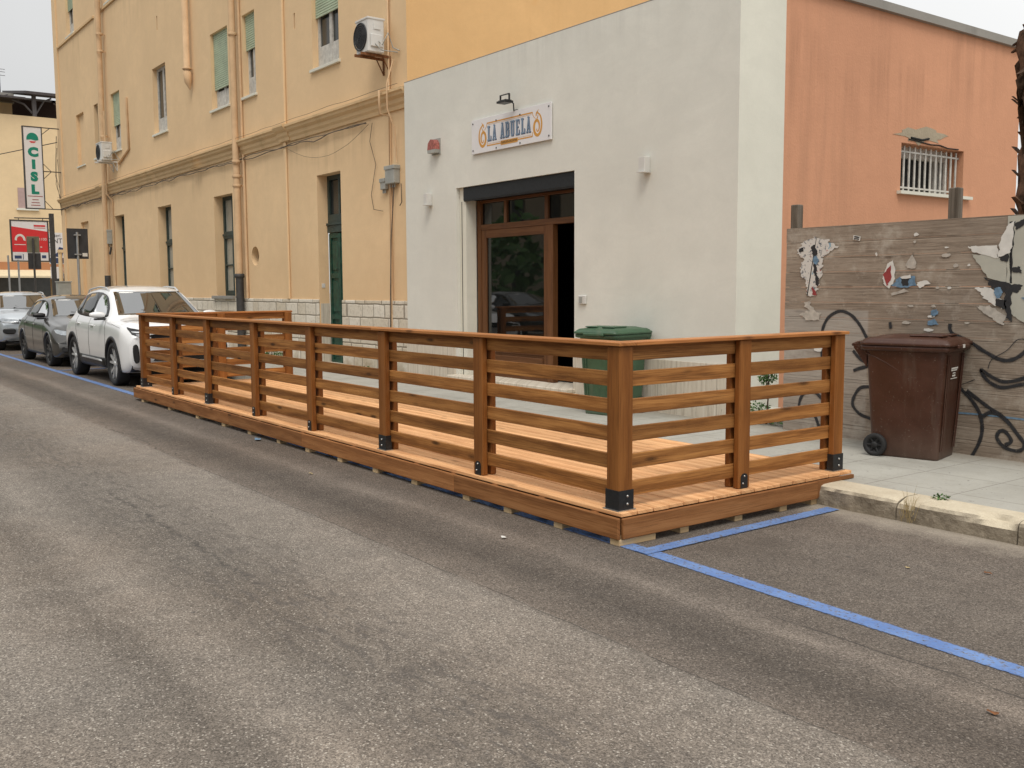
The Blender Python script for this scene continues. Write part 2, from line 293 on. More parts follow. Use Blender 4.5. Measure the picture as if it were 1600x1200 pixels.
    # dark marks
    band = t.ma('MULTIPLY', t.mr(t.ma('ABSOLUTE', t.ma('SUBTRACT', Y, 2.02)), .06, .5, 1, 0, True), 1)
    sp = t.noise(t.mapv(v, (.6, 1.9, 1)), 8.5, 6, .72); c = t.mix(t.ma('MULTIPLY', t.mr(sp, .51, .58, 0, .62), t.mr(band, 0, 1, .22, 1)), c, (.085, .075, .068))
    core = t.mr(t.ma('ABSOLUTE', t.ma('SUBTRACT', t.ma('ADD', Y, t.ma('MULTIPLY', t.ma('SUBTRACT', t.noise(v, 3, 3), .5), .16)), 2.0)), .008, .03, 1, 0)
    c = t.mix(t.ma('MULTIPLY', t.ma('MULTIPLY', core, t.mr(X, -4.6, -5.3, 0, 1)), t.ma('MULTIPLY', t.mr(X, -8.6, -7.6, 0, 1), t.mr(t.noise(v, 17, 4, .7), .47, .53, 0, .75))), c, (.06, .055, .05))
    bd = t.vor(t.mapv(v, (1.4, 1.9, 1)), 1.5); bw = t.ma('ADD', bd, t.ma('MULTIPLY', t.ma('SUBTRACT', t.noise(v, 16, 4), .5), .12))
    c = t.mix(t.ma('MULTIPLY', t.mr(bw, .02, .045, .7, 0), t.mr(t.white(t.vor(t.mapv(v, (1.4, 1.9, 1)), 1.5, 'Position')), .3, .35, 0, 1)), c, (.06, .055, .052))
    db = t.noise(t.mapv(v, (1, 1.6, 1)), 1.1, 5, .65); c = t.mix(t.ma('MULTIPLY', t.mr(db, .55, .68, 0, .5), t.mr(Y, 4.2, 4.5, 0, 1)), c, (.09, .075, .062))
    c = t.mix(t.ma('MULTIPLY', t.mr(t.ma('ADD', Y, t.ma('MULTIPLY', t.ma('SUBTRACT', md, .5), .5)), 5.7, 6.0, 0, .6), 1), c, (.36, .32, .26))
    # cracks: along the seam, and one near the bay line
    def crack(y0, amp, sc, w, xa, xb, k=.85, seed=0):
        cy = t.ma('ADD', Y, t.ma('MULTIPLY', t.ma('SUBTRACT', t.noise(t.mapv(v, (1, .25, 1), (seed, 0, 0)), sc, 5, .7), .5), amp))
        d = t.ma('ABSOLUTE', t.ma('SUBTRACT', cy, y0)); gate = t.ma('MULTIPLY', t.mr(X, xa-.3, xa, 0, 1), t.mr(X, xb, xb+.3, 1, 0))
        return t.ma('MULTIPLY', t.ma('MULTIPLY', t.mr(d, w*.4, w, k, 0), gate), t.mr(t.noise(v, 2.4, 3), .38, .5, .15, 1))
    for a in ((2.945, .06, 2.2, .006, -9, 3, .7, 0), (3.79, .09, 1.6, .008, -2.9, 3, .8, 5), (3.0, .5, 1.2, .009, -12.5, -9.6, .7, 3), (2.4, .7, 1.1, .006, -7, -5.2, .6, 11)):
        c = t.mix(crack(*a), c, (.04, .036, .033))
    t.set(col=c, rough=t.mr(vs, 0, 1, .95, .7), spec=.25)
    t.bump(t.ma('ADD', t.ma('MULTIPLY', vd, -1.0), t.ma('MULTIPLY', t.noise(v, 30, 3), .6)), .5, .006)
    M['asphalt'] = t.m
    # blue paint
    t = NT('blue_road_paint'); v = t.pos(); w = t.noise(v, 45, 4, .7); w2 = t.noise(v, 5, 4, .6)
    c = t.mix(t.mr(w2, .35, .7), (.115, .20, .43), (.17, .28, .53)); sp = t.sep(t.vor(v, 95, 'Color'))[0]
    c = t.mix(t.mr(sp, 0, 1, 0, .25), c, (.06, .11, .26)); wear = t.ma('MULTIPLY', t.mr(w, .52, .62), t.mr(w2, .35, .6, .35, 1)); c = t.mix(wear, c, (.17, .16, .16))
    t.set(col=c, rough=.75, spec=.3); t.bump(sp, .25, .004)
    tr = t.n.new('ShaderNodeBsdfTransparent'); mxs = t.n.new('ShaderNodeMixShader'); u = t.sep(t.attr('bc'))[1]
    edge = t.mr(t.ma('ADD', u, t.ma('MULTIPLY', t.noise(v, 40, 3), .3)), .9, 1.08, 0, 1)
    pits = t.ma('MULTIPLY', t.mr(w, .60, .66, 0, .95), t.mr(t.sep(t.pos())[0], -4.3, -3.8, 1, .5)); t.l(t.ma('MAXIMUM', edge, pits), mxs.inputs[0]); t.l(t.b.outputs[0], mxs.inputs[1]); t.l(tr.outputs[0], mxs.inputs[2]); t.l(mxs.outputs[0], t.out.inputs[0])
    M['bluepaint'] = t.m
    # pavement: grey-green slabs
    t = NT('pavement_slabs'); v = t.pos(); s = t.sep(v)
    n = t.noise(v, 1.4, 6, .6); c = t.mix(t.mr(n, .3, .7), (.345, .335, .30), (.45, .44, .395)); c = t.mix(t.mr(t.noise(v, 9, 5, .7), .5, .75, 0, .5), c, (.31, .29, .24))
    c = t.mix(t.mr(t.noise(v, 70, 3), .3, .7, 0, .25), c, (.26, .25, .22))
    jx = t.ma('PINGPONG', s[0], .3); jy = t.ma('PINGPONG', t.ma('ADD', s[1], .04), .3); f = t.mr(t.ma('MINIMUM', jx, jy), .002, .007, .7, 0); c = t.mix(f, c, (.15, .14, .12)); st_ = t.noise(t.mapv(v, (1, 1, 1), (3, 8, 1)), .9, 6, .7); c = t.mix(t.mr(st_, .52, .66, 0, .4), c, (.22, .21, .18)); c = t.mix(t.mr(t.noise(v, 24, 3), .68, .72, 0, .6), c, (.12, .11, .10))
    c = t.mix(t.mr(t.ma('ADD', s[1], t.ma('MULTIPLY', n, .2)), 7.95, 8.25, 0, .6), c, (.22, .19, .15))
    t.set(col=c, rough=.85, spec=.3); t.bump(t.noise(v, 60, 4), .3, .004); M['pavement'] = t.m
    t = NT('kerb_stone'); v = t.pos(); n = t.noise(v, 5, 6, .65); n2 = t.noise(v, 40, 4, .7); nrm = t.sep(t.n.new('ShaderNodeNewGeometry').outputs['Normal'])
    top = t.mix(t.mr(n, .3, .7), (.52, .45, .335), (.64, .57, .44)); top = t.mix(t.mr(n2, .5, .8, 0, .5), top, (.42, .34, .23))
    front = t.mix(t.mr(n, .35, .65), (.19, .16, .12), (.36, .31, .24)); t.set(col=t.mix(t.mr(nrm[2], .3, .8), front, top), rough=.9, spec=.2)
    t.bump(t.ma('ADD', n, t.ma('MULTIPLY', n2, .6)), .7, .02); M['kerb'] = t.m
build_mats()

# ------------------------------------------------------------------ mesh helpers
class MB:
    def __init__(s): s.v = []; s.f = []; s.mi = []; s.bc = []; s.sm = []
    def add(s, vs, fs, bc=None, mi=0, smooth=False):
        b = len(s.v); s.v += [Vector(p) for p in vs]; s.f += [tuple(i+b for i in f) for f in fs]; s.mi += [mi]*len(fs); s.sm += [smooth]*len(fs)
        s.bc += bc if bc else [(0, 0, 0)]*len(vs)
    def box(s, a, b, ch=0.0, axis=0, seed=None, mi=0):
        a = Vector(a); b = Vector(b); lo = [min(a[i], b[i]) for i in range(3)]; hi = [max(a[i], b[i]) for i in range(3)]
        seed = random.random()*50 if seed is None else seed
        if ch <= 0:
            vs = [(x, y, z) for x in (lo[0], hi[0]) for y in (lo[1], hi[1]) for z in (lo[2], hi[2])]
            fs = [(0, 1, 3, 2), (4, 6, 7, 5), (0, 4, 5, 1), (2, 3, 7, 6), (0, 2, 6, 4), (1, 5, 7, 3)]
        else:
            vs = []; idx = {}
            for i in (0, 1):
                for j in (0, 1):
                    for k in (0, 1):
                        for ax in range(3):
                            p = []
                            for d, q in enumerate((i, j, k)):
                                e = (lo, hi)[q][d]; p.append(e if d == ax else (e+ch if q == 0 else e-ch))
                            idx[(i, j, k, ax)] = len(vs); vs.append(tuple(p))
            fs = []
            fs += [(idx[0, 0, 0, 0], idx[0, 0, 1, 0], idx[0, 1, 1, 0], idx[0, 1, 0, 0]), (idx[1, 0, 0, 0], idx[1, 1, 0, 0], idx[1, 1, 1, 0], idx[1, 0, 1, 0])]
            fs += [(idx[0, 0, 0, 1], idx[1, 0, 0, 1], idx[1, 0, 1, 1], idx[0, 0, 1, 1]), (idx[0, 1, 0, 1], idx[0, 1, 1, 1], idx[1, 1, 1, 1], idx[1, 1, 0, 1])]
            fs += [(idx[0, 0, 0, 2], idx[0, 1, 0, 2], idx[1, 1, 0, 2], idx[1, 0, 0, 2]), (idx[0, 0, 1, 2], idx[1, 0, 1, 2], idx[1, 1, 1, 2], idx[0, 1, 1, 2])]
            for j in (0, 1):
                for k in (0, 1): fs.append((idx[0, j, k, 1], idx[1, j, k, 1], idx[1, j, k, 2], idx[0, j, k, 2]))
            for i in (0, 1):
                for k in (0, 1): fs.append((idx[i, 0, k, 0], idx[i, 1, k, 0], idx[i, 1, k, 2], idx[i, 0, k, 2]))
            for i in (0, 1):
                for j in (0, 1): fs.append((idx[i, j, 0, 0], idx[i, j, 1, 0], idx[i, j, 1, 1], idx[i, j, 0, 1]))
            for i in (0, 1):
                for j in (0, 1):
                    for k in (0, 1): fs.append((idx[i, j, k, 0], idx[i, j, k, 1], idx[i, j, k, 2]))
        o = [d for d in range(3) if d != axis]
        s.add(vs, fs, [(p[axis], p[o[0]]*1.0+p[o[1]]*1.13, seed) for p in vs], mi)
    def quad(s, pts, mi=0, smooth=False): s.add(pts, [tuple(range(len(pts)))], None, mi, smooth)
    def tube(s, pts, r, n=10, cap=True, mi=0, smooth=True):
        pts = [Vector(p) for p in pts]; rs = r if isinstance(r, (list, tuple)) else [r]*len(pts)
        vs = []; up = None
        for i, p in enumerate(pts):
            d = (pts[min(i+1, len(pts)-1)]-pts[max(i-1, 0)]).normalized()
            a = Vector((0, 0, 1)) if abs(d.z) < .9 else Vector((1, 0, 0))
            if up is None: up = a
            x = d.cross(up)
            if x.length < 1e-3: x = d.cross(a)
            x.normalize(); yv = d.cross(x).normalized()
            for k in range(n):
                t = 2*math.pi*k/n; vs.append(p+x*math.cos(t)*rs[i]+yv*math.sin(t)*rs[i])
        fs = []
        for i in range(len(pts)-1):
            for k in range(n): fs.append((i*n+k, i*n+(k+1) % n, (i+1)*n+(k+1) % n, (i+1)*n+k))
        s.add(vs, fs, None, mi, smooth)
        if cap:
            for base in (0, (len(pts)-1)*n): s.add(vs[base:base+n], [tuple(range(n))], None, mi)
    def lathe(s, prof, n=24, origin=(0, 0, 0), axis='z', mi=0, smooth=True):
        O = Vector(origin); vs = []
        for (r, h) in prof:
            for k in range(n):
                t = 2*math.pi*k/n; c, sn = r*math.cos(t), r*math.sin(t)
                vs.append(O+Vector({'z': (c, sn, h), 'y': (c, h, sn), 'x': (h, c, sn)}[axis]))
        fs = [(i*n+k, i*n+(k+1) % n, (i+1)*n+(k+1) % n, (i+1)*n+k) for i in range(len(prof)-1) for k in range(n)]
        s.add(vs, fs, None, mi, smooth)
    def prism(s, poly, fn, d0, d1, mi=0):
        """poly 2-D outline, fn(u,v,d)->point, extruded d0..d1"""
        n = len(poly); vs = [fn(u, v, d0) for u, v in poly]+[fn(u, v, d1) for u, v in poly]
        s.add(vs, [tuple(range(n)), tuple(range(2*n-1, n-1, -1))]+[(i, (i+1) % n, n+(i+1) % n, n+i) for i in range(n)], None, mi)
def obj(name, mb, mat, parent=None, recalc=True, world=True):
    me = bpy.data.meshes.new(name); off = parent.matrix_world.translation if (parent is not None and world) else Vector((0, 0, 0))
    if parent is not None and world and parent.type == 'MESH': off = parent['_o'] if '_o' in parent else Vector((0, 0, 0)); off = Vector(off)
    me.from_pydata([tuple(v-off) for v in mb.v], [], mb.f)
    for m in (mat if isinstance(mat, (list, tuple)) else [mat]): me.materials.append(M[m] if isinstance(m, str) else m)
    for p, i, sm in zip(me.polygons, mb.mi, mb.sm): p.material_index = i; p.use_smooth = sm
    a = me.attributes.new('bc', 'FLOAT_VECTOR', 'POINT'); a.data.foreach_set('vector', [c for v in mb.bc for c in v])
    if recalc:
        bm = bmesh.new(); bm.from_mesh(me); bmesh.ops.recalc_face_normals(bm, faces=bm.faces); bm.to_mesh(me); bm.free()
    me.update(); o = bpy.data.objects.new(name, me); COL.objects.link(o)
    if parent is not None: o.parent = parent
    if world and parent is not None: OFF[o.name] = off
    return o
OFF = {}
def child(name, mb, mat, par):      # sub-part in world coordinates under a part
    o = obj(name, mb, mat, None); off = OFF.get(par.name, Vector((0, 0, 0)))
    me = o.data
    for v in me.vertices: v.co -= off
    o.parent = par; OFF[o.name] = off; return o
def tag(o, label=None, cat=None, group=None, kind=None):
    if label: o['label'] = label
    if cat: o['category'] = cat
    if group: o['group'] = group
    if kind: o['kind'] = kind
    return o
def thing(name, loc, label, cat, group=None, rz=0):
    o = bpy.data.objects.new(name, None); COL.objects.link(o); o.location = loc; o.rotation_euler = (0, 0, rz); o.empty_display_size = .2
    o.matrix_world = Matrix.Translation(Vector(loc)) @ Matrix.Rotation(rz, 4, 'Z')
    return tag(o, label, cat, group)
def solo(name, mb, mat, label, cat, group=None):   # a thing that is one mesh, origin at its base
    xs = [v.x for v in mb.v]; ys = [v.y for v in mb.v]; zs = [v.z for v in mb.v]
    c = Vector(((min(xs)+max(xs))/2, (min(ys)+max(ys))/2, min(zs))); mb.v = [v-c for v in mb.v]
    o = obj(name, mb, mat); o.location = c; return tag(o, label, cat, group)
def copy_tree(o, parent=None):
    c = o.copy(); COL.objects.link(c)
    if parent is not None: c.parent = parent
    for ch in list(o.children): copy_tree(ch, c)
    return c
def text_mb(txt, fn, size, squeeze=1.0, depth=.004, mb=None, mi=0, bold=0):
    """text as real extruded geometry, fn(u,v,d)->world point; u runs along, v up"""
    cu = bpy.data.curves.new('t', 'FONT'); cu.body = txt; cu.size = size; cu.extrude = depth/2; cu.resolution_u = 3; cu.offset = bold
    cu.align_x = 'CENTER'; cu.align_y = 'CENTER'
    o = bpy.data.objects.new('t', cu); COL.objects.link(o); bpy.context.view_layer.update()
    me = bpy.data.meshes.new_from_object(o.evaluated_get(bpy.context.evaluated_depsgraph_get()))
    mb = mb or MB(); mb.add([fn(v.co.x*squeeze, v.co.y, v.co.z) for v in me.vertices], [tuple(p.vertices) for p in me.polygons], None, mi)
    bpy.data.objects.remove(o); bpy.data.curves.remove(cu); bpy.data.meshes.remove(me); return mb

def wall_xz(mb, x0, x1, z0, z1, y, holes, depth=.3, mi=0, mi_rev=None, back=None, step=2.0, sgn=1):
    """wall in a plane of constant y facing -y, with rectangular holes (xa,xb,za,zb[,depth]) and their reveals"""
    mi_rev = mi if mi_rev is None else mi_rev
    xs = sorted(set([x0, x1]+[h[0] for h in holes]+[h[1] for h in holes])); zs = sorted(set([z0, z1]+[h[2] for h in holes]+[h[3] for h in holes]))
    for i in range(len(xs)-1):
        for k in range(len(zs)-1):
            cx, cz = (xs[i]+xs[i+1])/2, (zs[k]+zs[k+1])/2
            if any(h[0] < cx < h[1] and h[2] < cz < h[3] for h in holes): continue
            mb.quad([(xs[i], y, zs[k]), (xs[i+1], y, zs[k]), (xs[i+1], y, zs[k+1]), (xs[i], y, zs[k+1])], mi)
    for h in holes:
        a, b, c, d = h[:4]; dp = (h[4] if len(h) > 4 else depth)*sgn
        mb.quad([(a, y, c), (a, y, d), (a, y+dp, d), (a, y+dp, c)], mi_rev); mb.quad([(b, y, c), (b, y+dp, c), (b, y+dp, d), (b, y, d)], mi_rev)
        mb.quad([(a, y, d), (b, y, d), (b, y+dp, d), (a, y+dp, d)], mi_rev); mb.quad([(a, y, c), (a, y+dp, c), (b, y+dp, c), (b, y, c)], mi_rev)

# ------------------------------------------------------------------ ground
g = MB()
g.add([(-300, -200, 0), (200, -200, 0), (200, 300, 0), (-300, 300, 0)], [(0, 1, 2, 3)])
tag(obj('road', g, 'asphalt'), kind='structure')
def strip(mb, pts, w, z):
    for i in range(len(pts)-1):
        a, b = Vector(pts[i]), Vector(pts[i+1]); d = (b-a).normalized(); n = Vector((-d.y, d.x))*w/2
        q = [a+n, a, a-n, b+n, b, b-n]
        mb.add([(p.x, p.y, z) for p in q], [(0, 1, 4, 3), (1, 2, 5, 4)], [(0, abs(k), 0) for k in (1, 0, -1, 1, 0, -1)])
g = MB(); strip(g, [(4, 3.97), (-1.9, 4.045), (-4.3, 4.135), (-14.8, 4.27), (-28, 4.36), (-37, 4.40)], .135, .004)
tag(obj('blue_bay_line', g, 'bluepaint'), kind='structure')
g = MB(); strip(g, [(-4.205, 4.075), (-4.22, 6.0)], .125, .008)
strip(g, [(-21.05, 4.3), (-21.05, 6.0)], .12, .008); strip(g, [(-26.8, 4.35), (-26.8, 6.0)], .12, .008)
tag(obj('blue_bay_end_line', g, 'bluepaint'), kind='structure')
SW = .145
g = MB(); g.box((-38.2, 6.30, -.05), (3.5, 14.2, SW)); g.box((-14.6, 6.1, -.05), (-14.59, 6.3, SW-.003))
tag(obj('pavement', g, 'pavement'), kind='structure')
# kerb stones: near run is chipped limestone
def kerb_run(x0, x1, y, length, sub, name):
    mb = MB(); x = x0; k = 0
    while x < x1-.05:
        e = min(x+length*(.85+.3*random.random()), x1); nx = sub; prof = [(0.0, 0.0), (0.0, .045), (0.0, .085), (0.004, .115), (.018, .136), (.045, SW+.002), (.12, SW+.004), (.27, SW+.003)]
        vs = []; bc = []
        for i in range(nx+1):
            xx = x+.004+(e-x-.008)*i/nx
            for (dy, z) in prof:
                n = mnoise.noise(Vector((xx*7, z*22, y)))*.012 + mnoise.noise(Vector((xx*22, z*40, 3)))*.008
                chip = max(0, mnoise.noise(Vector((xx*3.1, 8, k)))-.05)*.10 if .1 < z and dy < .05 else 0
                vs.append((xx, y+dy+(n if z < SW else 0)+chip, z-(chip*.7 if z > .12 else 0)))
        m = len(prof); fs = [(i*m+j, (i+1)*m+j, (i+1)*m+j+1, i*m+j+1) for i in range(nx) for j in range(m-1)]
        fs += [tuple(range(m)), tuple(range(nx*m+m-1, nx*m-1, -1))]
        mb.add(vs, fs, None, 0, False); x = e; k += 1
    return tag(obj(name, mb, 'kerb'), kind='structure')
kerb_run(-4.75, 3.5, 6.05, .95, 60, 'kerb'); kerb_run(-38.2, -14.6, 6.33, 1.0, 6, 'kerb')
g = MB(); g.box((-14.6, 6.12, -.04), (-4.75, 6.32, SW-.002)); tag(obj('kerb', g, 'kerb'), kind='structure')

# ------------------------------------------------------------------ shop building (white front, salmon side)
XL, XR, YF, YE, ZT = -13.87, -7.02, 8.17, 14.0, 4.84
shop = thing('shop_building', (-10.4, 8.17, SW), 'low flat-roofed shop with white front and salmon pink side wall', 'building')
DX0, DX1, DZ0, DZ1 = -12.40, -9.68, .30, 3.075
m = MB(); wall_xz(m, XL, XR, .10, ZT, YF, [(DX0, DX1, DZ0-.2, DZ1, .46)])
m.quad([(XL, YF, .1), (XL, YF, ZT), (XL, YF+.5, ZT), (XL, YF+.5, .1)])
obj('front_wall', m, 'white_wall', shop, recalc=False)
m = MB(); m.quad([(XR, YF, .1), (XR, YF+.74, .1), (XR, YF+.74, ZT), (XR, YF, ZT)]); o = obj('corner_wall', m, 'side_white', shop, recalc=False); o['label'] = 'cream painted strip at the corner of the white front'
# salmon side, hole for the barred window
m = MB(); hy0, hy1, hz0, hz1 = 11.16, 12.60, 2.76, 3.35
ys = [YF+.74, hy0, hy1, YE]; zs = [.1, hz0, hz1, ZT-.01]
for i in range(3):
    for k in range(3):
        if i == 1 and k == 1: continue
        m.quad([(XR, ys[i], zs[k]), (XR, ys[i+1], zs[k]), (XR, ys[i+1], zs[k+1]), (XR, ys[i], zs[k+1])])
d = .3
m.quad([(XR, hy0, hz0), (XR, hy0, hz1), (XR-d, hy0, hz1), (XR-d, hy0, hz0)]); m.quad([(XR, hy1, hz0), (XR-d, hy1, hz0), (XR-d, hy1, hz1), (XR, hy1, hz1)])
m.quad([(XR, hy0, hz1), (XR, hy1, hz1), (XR-d, hy1, hz1), (XR-d, hy0, hz1)]); m.quad([(XR, hy0, hz0), (XR-d, hy0, hz0), (XR-d, hy1, hz0), (XR, hy1, hz0)])
m.quad([(XR, YE, .1), (XR-6.8, YE, .1), (XR-6.8, YE, ZT-.01), (XR, YE, ZT-.01)])
o = obj('side_wall', m, 'pink', shop, recalc=False); o['label'] = 'salmon pink side wall with grey damp streaks'
# coping on the salmon side and thin front parapet edge
m = MB(); m.box((XR-.25, YF+.75, ZT-.01), (XR+.06, YE+.05, ZT+.09)); obj('roof_coping', m, 'concrete', shop)
m = MB(); m.box((XL, YF+.01, ZT-.06), (XR-.26, YE, ZT-.02)); m.box((XL, YF, ZT-.001), (XR, YF+.2, ZT+.012)); obj('roof', m, 'concrete', shop)
# broken plaster above the barred window
m = MB(); out = []
for k in range(26):
    a = 2*math.pi*k/26; rr = 1+.7*mnoise.noise(Vector((math.cos(a)*3, math.sin(a)*3, 4)))+random.uniform(-.1, .1)
    out.append((11.62+.52*rr*math.cos(a), 3.46+.085*rr*math.sin(a)+(.03 if math.cos(a) > 0 else 0)))
m.prism(out, lambda u, v, d: (XR+.004-d, u, v), 0, .003); o = obj('broken_plaster', m, plaster('bare_rubble', (.40, .34, .25), (.4, .36, .3), 1, (.12, .10, .08), .95, 1, 30, 1), shop)
m = MB(); m.tube([(XR+.008, 11.3, 3.40), (XR+.008, 11.55, 3.385), (XR+.008, 11.8, 3.37), (XR+.008, 12.0, 3.38), (XR+.008, 12.2, 3.355), (XR+.008, 12.45, 3.36)], .008, 5); m.tube([(XR+.008, 11.35, 3.42), (XR+.008, 11.6, 3.41), (XR+.008, 11.75, 3.44)], .014, 5)
obj('plaster_crack', m, 'shade_black', shop)
# barred window
win = MB(); win.box((XR-d-.02, hy0, hz0), (XR-d, hy1, hz1)); w = obj('window', win, 'shade_black', shop); w['label'] = 'small barred window with broken plaster above'  # near-black backing paints the shade behind the bars
fr = MB(); fr.box((XR-d+.001, hy0, hz1-.13), (XR-.22, hy1, hz1)); fr.box((XR-d+.003, hy1-.30, hz0), (XR-.22, hy1-.24, hz1-.131)); fr.box((XR-d+.001, hy1-.10, hz0+.01), (XR-.22, hy1, hz1-.131)); child('window_frame', fr, 'oldwhite', w)
ba = MB()
for i in range(12):
    yb = hy0+.06+(hy1-hy0-.12)*i/11; ba.box((XR-.082, yb-.014, hz0+.01), (XR-.068, yb+.014, hz1-.02))
ba.box((XR-.085, hy0, hz0+.05), (XR-.065, hy1, hz0+.07)); ba.box((XR-.085, hy0, hz1-.10), (XR-.065, hy1, hz1-.08)); child('window_bars', ba, 'oldwhite', w)
si = MB(); si.box((XR-.28, hy0-.07, hz0-.035), (XR+.06, hy1+.16, hz0+.004)); child('window_sill', si, 'side_white', w)
# stone skirting of the front and corner
for a_, b_ in ((XL, DX0-.06), (DX1, XR+.015)):
    m = MB(); m.box((a_, YF-.022, .1), (b_, YF-.001, .76)); obj('stone_skirting', m, 'travertine', shop)
m = MB(); m.box((-12.5, 7.93, SW), (-9.60, YF-.023, .245), .01); m.box((-12.46, 8.0, .245), (-9.64, YF+.46, .30), .01); obj('door_step', m, 'travertine', shop)
# room behind the door
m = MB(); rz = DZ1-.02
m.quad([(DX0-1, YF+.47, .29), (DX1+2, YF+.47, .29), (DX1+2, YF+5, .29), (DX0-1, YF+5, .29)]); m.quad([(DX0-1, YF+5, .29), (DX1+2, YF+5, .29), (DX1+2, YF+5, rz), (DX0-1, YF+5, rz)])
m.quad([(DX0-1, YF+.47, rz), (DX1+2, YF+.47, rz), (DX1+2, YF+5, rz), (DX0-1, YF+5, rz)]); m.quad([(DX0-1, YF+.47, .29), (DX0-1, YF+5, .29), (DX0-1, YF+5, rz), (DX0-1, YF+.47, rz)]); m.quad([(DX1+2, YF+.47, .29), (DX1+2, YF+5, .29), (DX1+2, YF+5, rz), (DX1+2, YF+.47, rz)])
obj('shop_interior', m, 'shade_black', shop, recalc=False)  # room surfaces coloured near-black to read as unlit
# roller shutter box
m = MB(); m.box((DX0+.14, YF+.03, DZ1-.19), (DX1-.002, YF+.24, DZ1-.003), .006); m.box((DX0+.15, YF+.035, DZ1-.205), (DX1-.01, YF+.07, DZ1-.192)); sb = obj('shutter_box', m, 'metal_dark', shop)
m = MB(); m.box((DX0+.005, YF+.06, .3), (DX0+.17, YF+.24, DZ1-.004)); obj('door_jamb', m, 'side_white', shop)
m = MB(); m.box((DX0+.055, YF+.056, .3), (DX0+.068, YF+.0595, DZ1-.20)); obj('shutter_guide', m, 'black', shop)
# timber shopfront at y = 8.42
FY = YF+.25; fx0, fx1 = DX0+.18, DX1-.002
m = MB()
def fb(a, b, ax): m.box(a, b, .004, ax)
zt0, zt1 = 2.50, 2.885
fb((fx0, FY, .3), (fx0+.09, FY+.09, zt1), 2); fb((fx1-.05, FY+.005, .3), (fx1, FY+.09, zt1), 2)
fb((fx0+.09, FY+.002, zt0-.05), (fx1-.05, FY+.09, zt0+.03), 0); fb((fx0+.09, FY+.004, zt1-.04), (fx1-.05, FY+.09, zt1), 0)
for xm in (-11.52, -10.58): fb((xm-.035, FY+.006, zt0+.03), (xm+.035, FY+.09, zt1-.04), 2)
fb((-10.55, FY-.004, .3), (-10.42, FY+.085, zt0-.05), 2)
fo = obj('door_frame', m, 'frame', shop)
m = MB()
for a, b in ((fx0+.09, -11.555), (-11.485, -10.615), (-10.545, fx1-.05)): m.box((a, FY+.04, zt0+.03), (b, FY+.05, zt1-.04))
o = obj('transom_window', m, 'glass', shop)
m = MB(); dl, dr = fx0+.09, -10.55
m.box((dl, FY+.012, .3), (dl+.12, FY+.07, 2.45), .004, 2); m.box((dr-.09, FY+.012, .3), (dr, FY+.07, 2.45), .004, 2); m.box((dl+.12, FY+.014, 2.33), (dr-.09, FY+.07, 2.45), .004, 0); m.box((dl+.12, FY+.014, .30), (dr-.09, FY+.07, .38), .004, 0); m.box((dl+.12, FY+.014, .66), (dr-.09, FY+.07, .76), .004, 0)
m.box((dl+.12, FY+.04, .38), (dr-.09, FY+.05, .66), 0, 0); m.box((dl+.17, FY+.022, .42), (dr-.14, FY+.045, .62), .012, 0)
do = obj('door', m, 'frame', shop); do['label'] = 'brown timber glazed door leaf standing shut'
m = MB(); m.box((dl+.12, FY+.035, .76), (dr-.09, FY+.045, 2.33)); child('door_glass', m, 'glass', do)
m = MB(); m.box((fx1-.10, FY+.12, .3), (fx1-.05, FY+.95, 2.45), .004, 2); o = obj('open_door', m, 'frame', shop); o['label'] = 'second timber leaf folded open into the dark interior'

# sign over the door
SX0, SX1, SZ0, SZ1 = -11.93, -10.11, 3.51, 3.985
sg = thing('shop_sign', (-11.02, YF, SZ0), 'white rectangular sign with blue slab letters LA ABUELA in a gold scroll frame', 'sign')
m = MB(); m.box((SX0, YF-.035, SZ0), (SX1, YF-.012, SZ1), .002)
for sx in (SX0+.2, SX1-.2): m.box((sx-.03, YF-.012, SZ0+.1), (sx+.03, YF-.0005, SZ1-.1))
obj('panel', m, 'signwhite', sg)
cxs, czs = (SX0+SX1)/2, (SZ0+SZ1)/2; W2, H2 = (SX1-SX0)/2, (SZ1-SZ0)/2
def SF(layer=0): return lambda u, v, d: (cxs+u, YF-.0355-layer*.0015-d*.0, czs+v)
def stroke(mb, pts, w, layer, th=.0012):
    """flat ribbon on the sign face following 2-D points"""
    L = []; Rr = []
    for i, p in enumerate(pts):
        a = Vector(pts[max(i-1, 0)]); b = Vector(pts[min(i+1, len(pts)-1)]); dd = (b-a).normalized() if (b-a).length > 0 else Vector((1, 0)); n = Vector((-dd.y, dd.x))
        ww = w[i] if isinstance(w, (list, tuple)) else w
        L.append(Vector(p)+n*ww/2); Rr.append(Vector(p)-n*ww/2)
    y0 = YF-.0352-layer*.0015
    n = len(pts); vs = [(cxs+q.x, y0-th, czs+q.y) for q in L]+[(cxs+q.x, y0-th, czs+q.y) for q in Rr]+[(cxs+q.x, y0, czs+q.y) for q in L]+[(cxs+q.x, y0, czs+q.y) for q in Rr]
    fs = []
    for i in range(n-1): fs += [(i, i+1, n+i+1, n+i), (i, 2*n+i, 2*n+i+1, i+1), (n+i, n+i+1, 3*n+i+1, 3*n+i)]
    mb.add(vs, fs)
m = MB(); a = .52; hh = .155
for s_ in (1, -1):
    top = [(-a*1, .155), (a, .155)]
    stroke(m, [(-a, s_*hh), (a, s_*hh)] if s_ > 0 else [(-a, -hh), (-.2, -hh)], .018, 0)
stroke(m, [(.2, -hh), (a, -hh)], .018, 0)
stroke(m, [(-a+.02, .132), (a-.02, .132)], .004, 0); stroke(m, [(-a+.02, -.132), (a-.02, -.132)], .004, 0)
